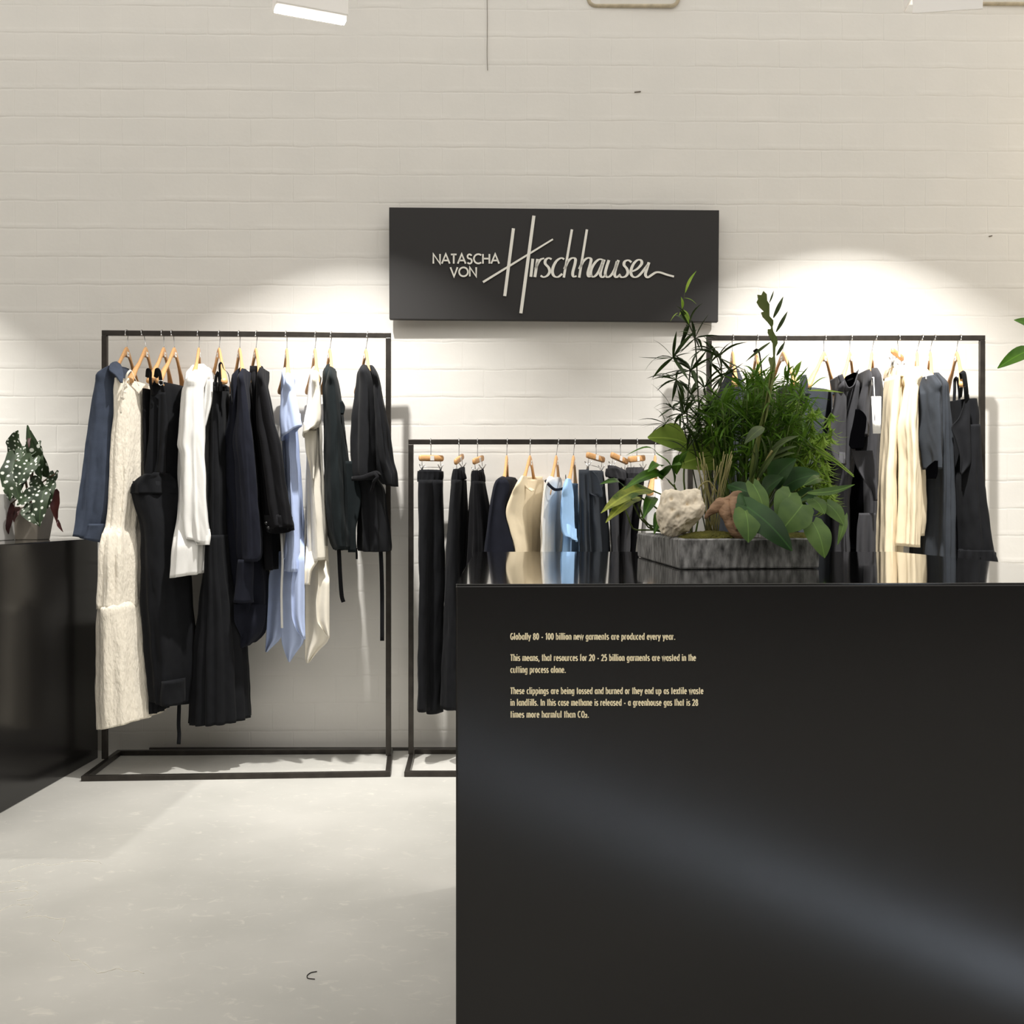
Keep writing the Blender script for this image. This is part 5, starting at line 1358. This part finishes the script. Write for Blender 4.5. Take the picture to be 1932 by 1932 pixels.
rr = [ringp(.072, T), ringp(.094, T + .135), ringp(.086, T + .135), ringp(.078, T + .11)]
m.add([p_ for r in rr for p_ in r], [(i * 5 + j, i * 5 + (j + 1) % 5, (i + 1) * 5 + (j + 1) % 5, (i + 1) * 5 + j) for i in range(3) for j in range(5)] + [(0, 1, 2, 3, 4), (15, 16, 17, 18, 19)])
bevel(m.build('pot', M_pot, bg, False), .003)
m = MB(); m.add(ringp(.077, T + .111) + ringp(.072, T + .07), [(0, 1, 2, 3, 4), (5, 6, 7, 8, 9)] + [(j, (j + 1) % 5, (j + 1) % 5 + 5, j + 5) for j in range(5)]); m.build('soil', M_soil, bg, False)
st = MB(); fo = MB(); f2 = MB()
BL_ = [((90, 902), (52, 802), .062, .14, 4.16), ((30, 858), (33, 812), .072, .05, 4.18), ((30, 862), (19, 946), .080, .1, 4.12), ((62, 866), (33, 918), .085, .08, 4.08), ((84, 922), (32, 954), .062, .08, 4.07), ((86, 918), (75, 994), .064, .1, 4.05),
       ((48, 952), (73, 991), .060, .08, 4.06), ((103, 893), (97, 928), .042, .1, 4.14), ((68, 836), (50, 868), .055, .06, 4.14), ((46, 900), (24, 940), .05, .06, 4.12), ((60, 900), (88, 935), .05, .06, 4.14), ((70, 850), (78, 905), .055, .1, 4.13), ((25, 880), (40, 950), .06, .1, 4.1), ((100, 905), (90, 960), .05, .1, 4.09), ((40, 850), (55, 890), .05, .1, 4.12)]
for a, b, w, bd, d in BL_:
    fo.leaf(W(a[0], a[1], d + .03), W(b[0], b[1], d - .03), w, 'heart' if a[1] < 900 else 'ovate', bd, up=(0, -1, .3), wav=.06, nseg=12)
for a, b, w, d in (((107, 922), (107, 984), .040, 4.1), ((108, 980), (119, 1004), .016, 4.08), ((22, 948), (16, 1008), .044, 4.1), ((36, 956), (26, 985), .03, 4.1), ((58, 821), (55, 846), .014, 4.12)):
    f2.leaf(W(a[0], a[1], d + .02), W(b[0], b[1], d - .02), w, 'ovate', .1, up=(0, -1, .2), wav=.08)
for q_ in ((88, 905), (36, 860), (30, 868), (62, 868), (84, 922), (86, 920), (50, 952), (103, 895), (68, 838), (106, 924), (22, 950), (57, 846), (2, 890)):
    st.sweep(smooth_path([W(58, 965, D9), W((58 + q_[0]) / 2, (955 + q_[1]) / 2 - 15, 4.17), W(q_[0], q_[1], 4.13)], 10), .0028, 6)
st.build('stems', pm('red_green_stem', sr(96, 70, 46), .5), bg); fo.build('spotted_leaves', L_spot, bg, uv=True); f2.build('curled_leaves', L_red, bg, uv=True)['label'] = 'dark red leaf undersides'

bx = box('display_box', X(-55, 4.08), X(11, 4.08), 4.02, 4.16, T, W(0, 932, 4.08).z, pm('white_lacquered_box', sr(226, 224, 220), .4, .02, 3))
tag(bx, 'white box standing on the left plinth, cut off by the left picture edge', 'box')

# ------------------------------------------------------------------ leafy plant at the right picture edge
rp = thing('potted_foliage_plant', 'glossy green leaves of a plant reaching in at the right picture edge', 'potted plant', (1.005, 1.86, T))
m = MB(); m.sweep([(1.005, 1.86, T), (1.005, 1.86, T + .01), (1.005, 1.86, T + .11), (1.005, 1.86, T + .12)], [.038, .042, .055, .054], 32); m.build('pot', M_pot, rp)
st = MB(); fo = MB(); top = Vector((1.005, 1.86, T + .12))
for (a, b, w, d) in (((1950, 622), (1913, 604), .024, 1.84), ((1950, 658), (1882, 695), .028, 1.82), ((1975, 560), (1990, 480), .04, 1.86), ((2010, 600), (2070, 560), .04, 1.86), ((2000, 680), (2060, 720), .04, 1.86)):
    A_ = W(a[0], a[1], d); B_ = W(b[0], b[1], d)
    fo.leaf(A_, B_, w, 'ovate', .12, up=(.1, -.8, .5)); st.sweep(smooth_path([top, (top + A_) / 2 + Vector((.01, 0, .03)), A_], 12), .002, 6)
st.build('stems', M_stem, rp); fo.build('leaves', leafm('glossy_leaf', sr(52, 96, 24), sr(96, 146, 40), .35, .3, 16), rp, uv=True)

# ------------------------------------------------------------------ ceiling lamps on their track
trk = box('lighting_track', -6, 6.5, 3.53, 3.57, 3.26, 3.30, M_lampw)
tag(trk, 'white lighting track running along the room above the lamps', 'lighting track')
LL = ['white flood lamp over the left plinth, outside the picture', 'white flood lamp with glowing lower edge, top of the picture left of the sign',
      'white flood lamp housing at the top right of the picture', 'white flood lamp beyond the right picture edge']
for i, x in enumerate(LAMP_X):
    if i in (0, 3): yaw = 0
    else: yaw = math.radians(22 if i == 1 else -8)
    zb = 2.742 if i == 1 else 2.772
    yb = 3.505 if i == 1 else 3.56
    fx = thing('flood_lamp', LL[i], 'ceiling lamp', (x, yb, zb), 'flood lamps on the track')
    R = Matrix.Rotation(yaw, 3, 'Z')

    def part(nm, x0, x1, y0, y1, z0, z1, mat, bev=.004):
        v_, f_ = box_vf(x0, x1, y0, y1, z0, z1)
        v_ = [R @ Vector(q_) + Vector((x, yb, zb)) for q_ in v_]
        o_ = mk(nm, v_, f_, mat, fx, smooth=False)
        if bev: bevel(o_, bev)
        return o_
    hw = .122 if i == 1 else .115
    part('housing', -hw, hw, -.045, .045, .012 if i == 1 else .07, .22, M_lampw)
    if i == 1:
        part('diffuser', -hw + .002, hw - .002, -.020, .016, .004, .011, M_glow, 0)
    else:
        part('diffuser', -hw + .03, hw - .03, .0, .04, .062, .069, M_glow, 0)
        part('side_plate', -hw - .006, -hw, -.05, .05, .05, .2, M_lampw, .002); part('side_plate', hw, hw + .006, -.05, .05, .05, .2, M_lampw, .002)
        part('glare_shield', -hw, hw, -.052, -.046, -.004, .2, M_lampw, .002)
    for sg_ in (-1, 1): part('clip', sg_ * (hw - .01) - .006, sg_ * (hw - .01) + .006, -.056, -.044, .085, .13, M_lampb, .001)
    m = MB(); m.sweep([(x, yb, zb + .215), (x, 3.55, 3.0), (x, 3.55, 3.262)], .012, 12); m.build('stem', M_lampw, fx)

# ------------------------------------------------------------------ small things on wall and floor
for (pc, pw, pb, lab) in ((1195, 170, 11, 'pale rounded recess rim in the wall at the top edge above the sign'), (1905, 215, 7, 'pale recess rim in the wall in the top right corner beyond the lamp')):
    d = wall_y(X(pc, 4.58)) - .006; hw = pw / 2 / F * d; zb = W(pc, pb, d).z; xc = X(pc, d); r = .035
    rv = thing('wall_recess', lab, 'wall recess', (xc, d, zb))
    pts = [(xc - hw, zb + .30)] + [(xc - hw + r + r * math.cos(math.radians(a)), zb + r + r * math.sin(math.radians(a))) for a in range(180, 271, 15)] + [(xc + hw - r + r * math.cos(math.radians(a)), zb + r + r * math.sin(math.radians(a))) for a in range(270, 361, 15)] + [(xc + hw, zb + .30), (xc - hw, zb + .30)]
    m = MB(); m.sweep([(a, d, b) for a, b in pts], .008, 10); m.build('rim', pm('recess_rim', sr(186, 174, 150), .7, .2, 30), rv)
    m = MB(); n_ = len(pts) - 1
    m.add([(a, d + .003, b) for a, b in pts[:-1]] + [(a, d + .012, b) for a, b in pts[:-1]], [tuple(range(n_)), tuple(range(n_, 2 * n_))[::-1]] + [(i, (i + 1) % n_, (i + 1) % n_ + n_, i + n_) for i in range(n_)])
    m.build('infill', M_plain, rv, False)
d = wall_y(-.11) - .004
m = MB(); m.sweep(smooth_path([W(918, -60, d), W(919.5, 40, d), W(919, 100, d), W(920, 133, d)], 12), .0012, 6)
tag(m.build('thin_cable', pm('grey_cable', sr(120, 112, 100), .7)), 'hair-thin cable hanging down the wall from the top edge above the sign', 'cable')
for (a, b, L_, lab) in ((1203, 174, .028, 'short dark scratch on the upper wall right of the thin cable'), (1869, 446, .014, 'tiny dark plug mark on the upper wall near the right edge')):
    d = wall_y(X(a, 4.58)) - .002; p_ = W(a, b, d); m = MB(); m.bar(p_ - Vector((L_ / 2, 0, 0)), p_ + Vector((L_ / 2, 0, .003)), .004)
    tag(m.build('wall_mark', pm('mark_grey', sr(112, 104, 94), .8), smooth=False), lab, 'mark')
fl_pt = lambda a, b: Vector(((a - 966) / F * (EYE * F / (b - 967)), EYE * F / (b - 967), .0015))
m = MB(); m.sweep(smooth_path([fl_pt(*q_) for q_ in ((598, 1834), (586, 1836.5), (579.5, 1842), (581, 1847), (594, 1848.5))], 20), .0011, 6)
tag(m.build('thread_scrap', pm('dark_thread', sr(50, 46, 44), .9)), 'small curled dark thread lying on the concrete floor', 'thread')
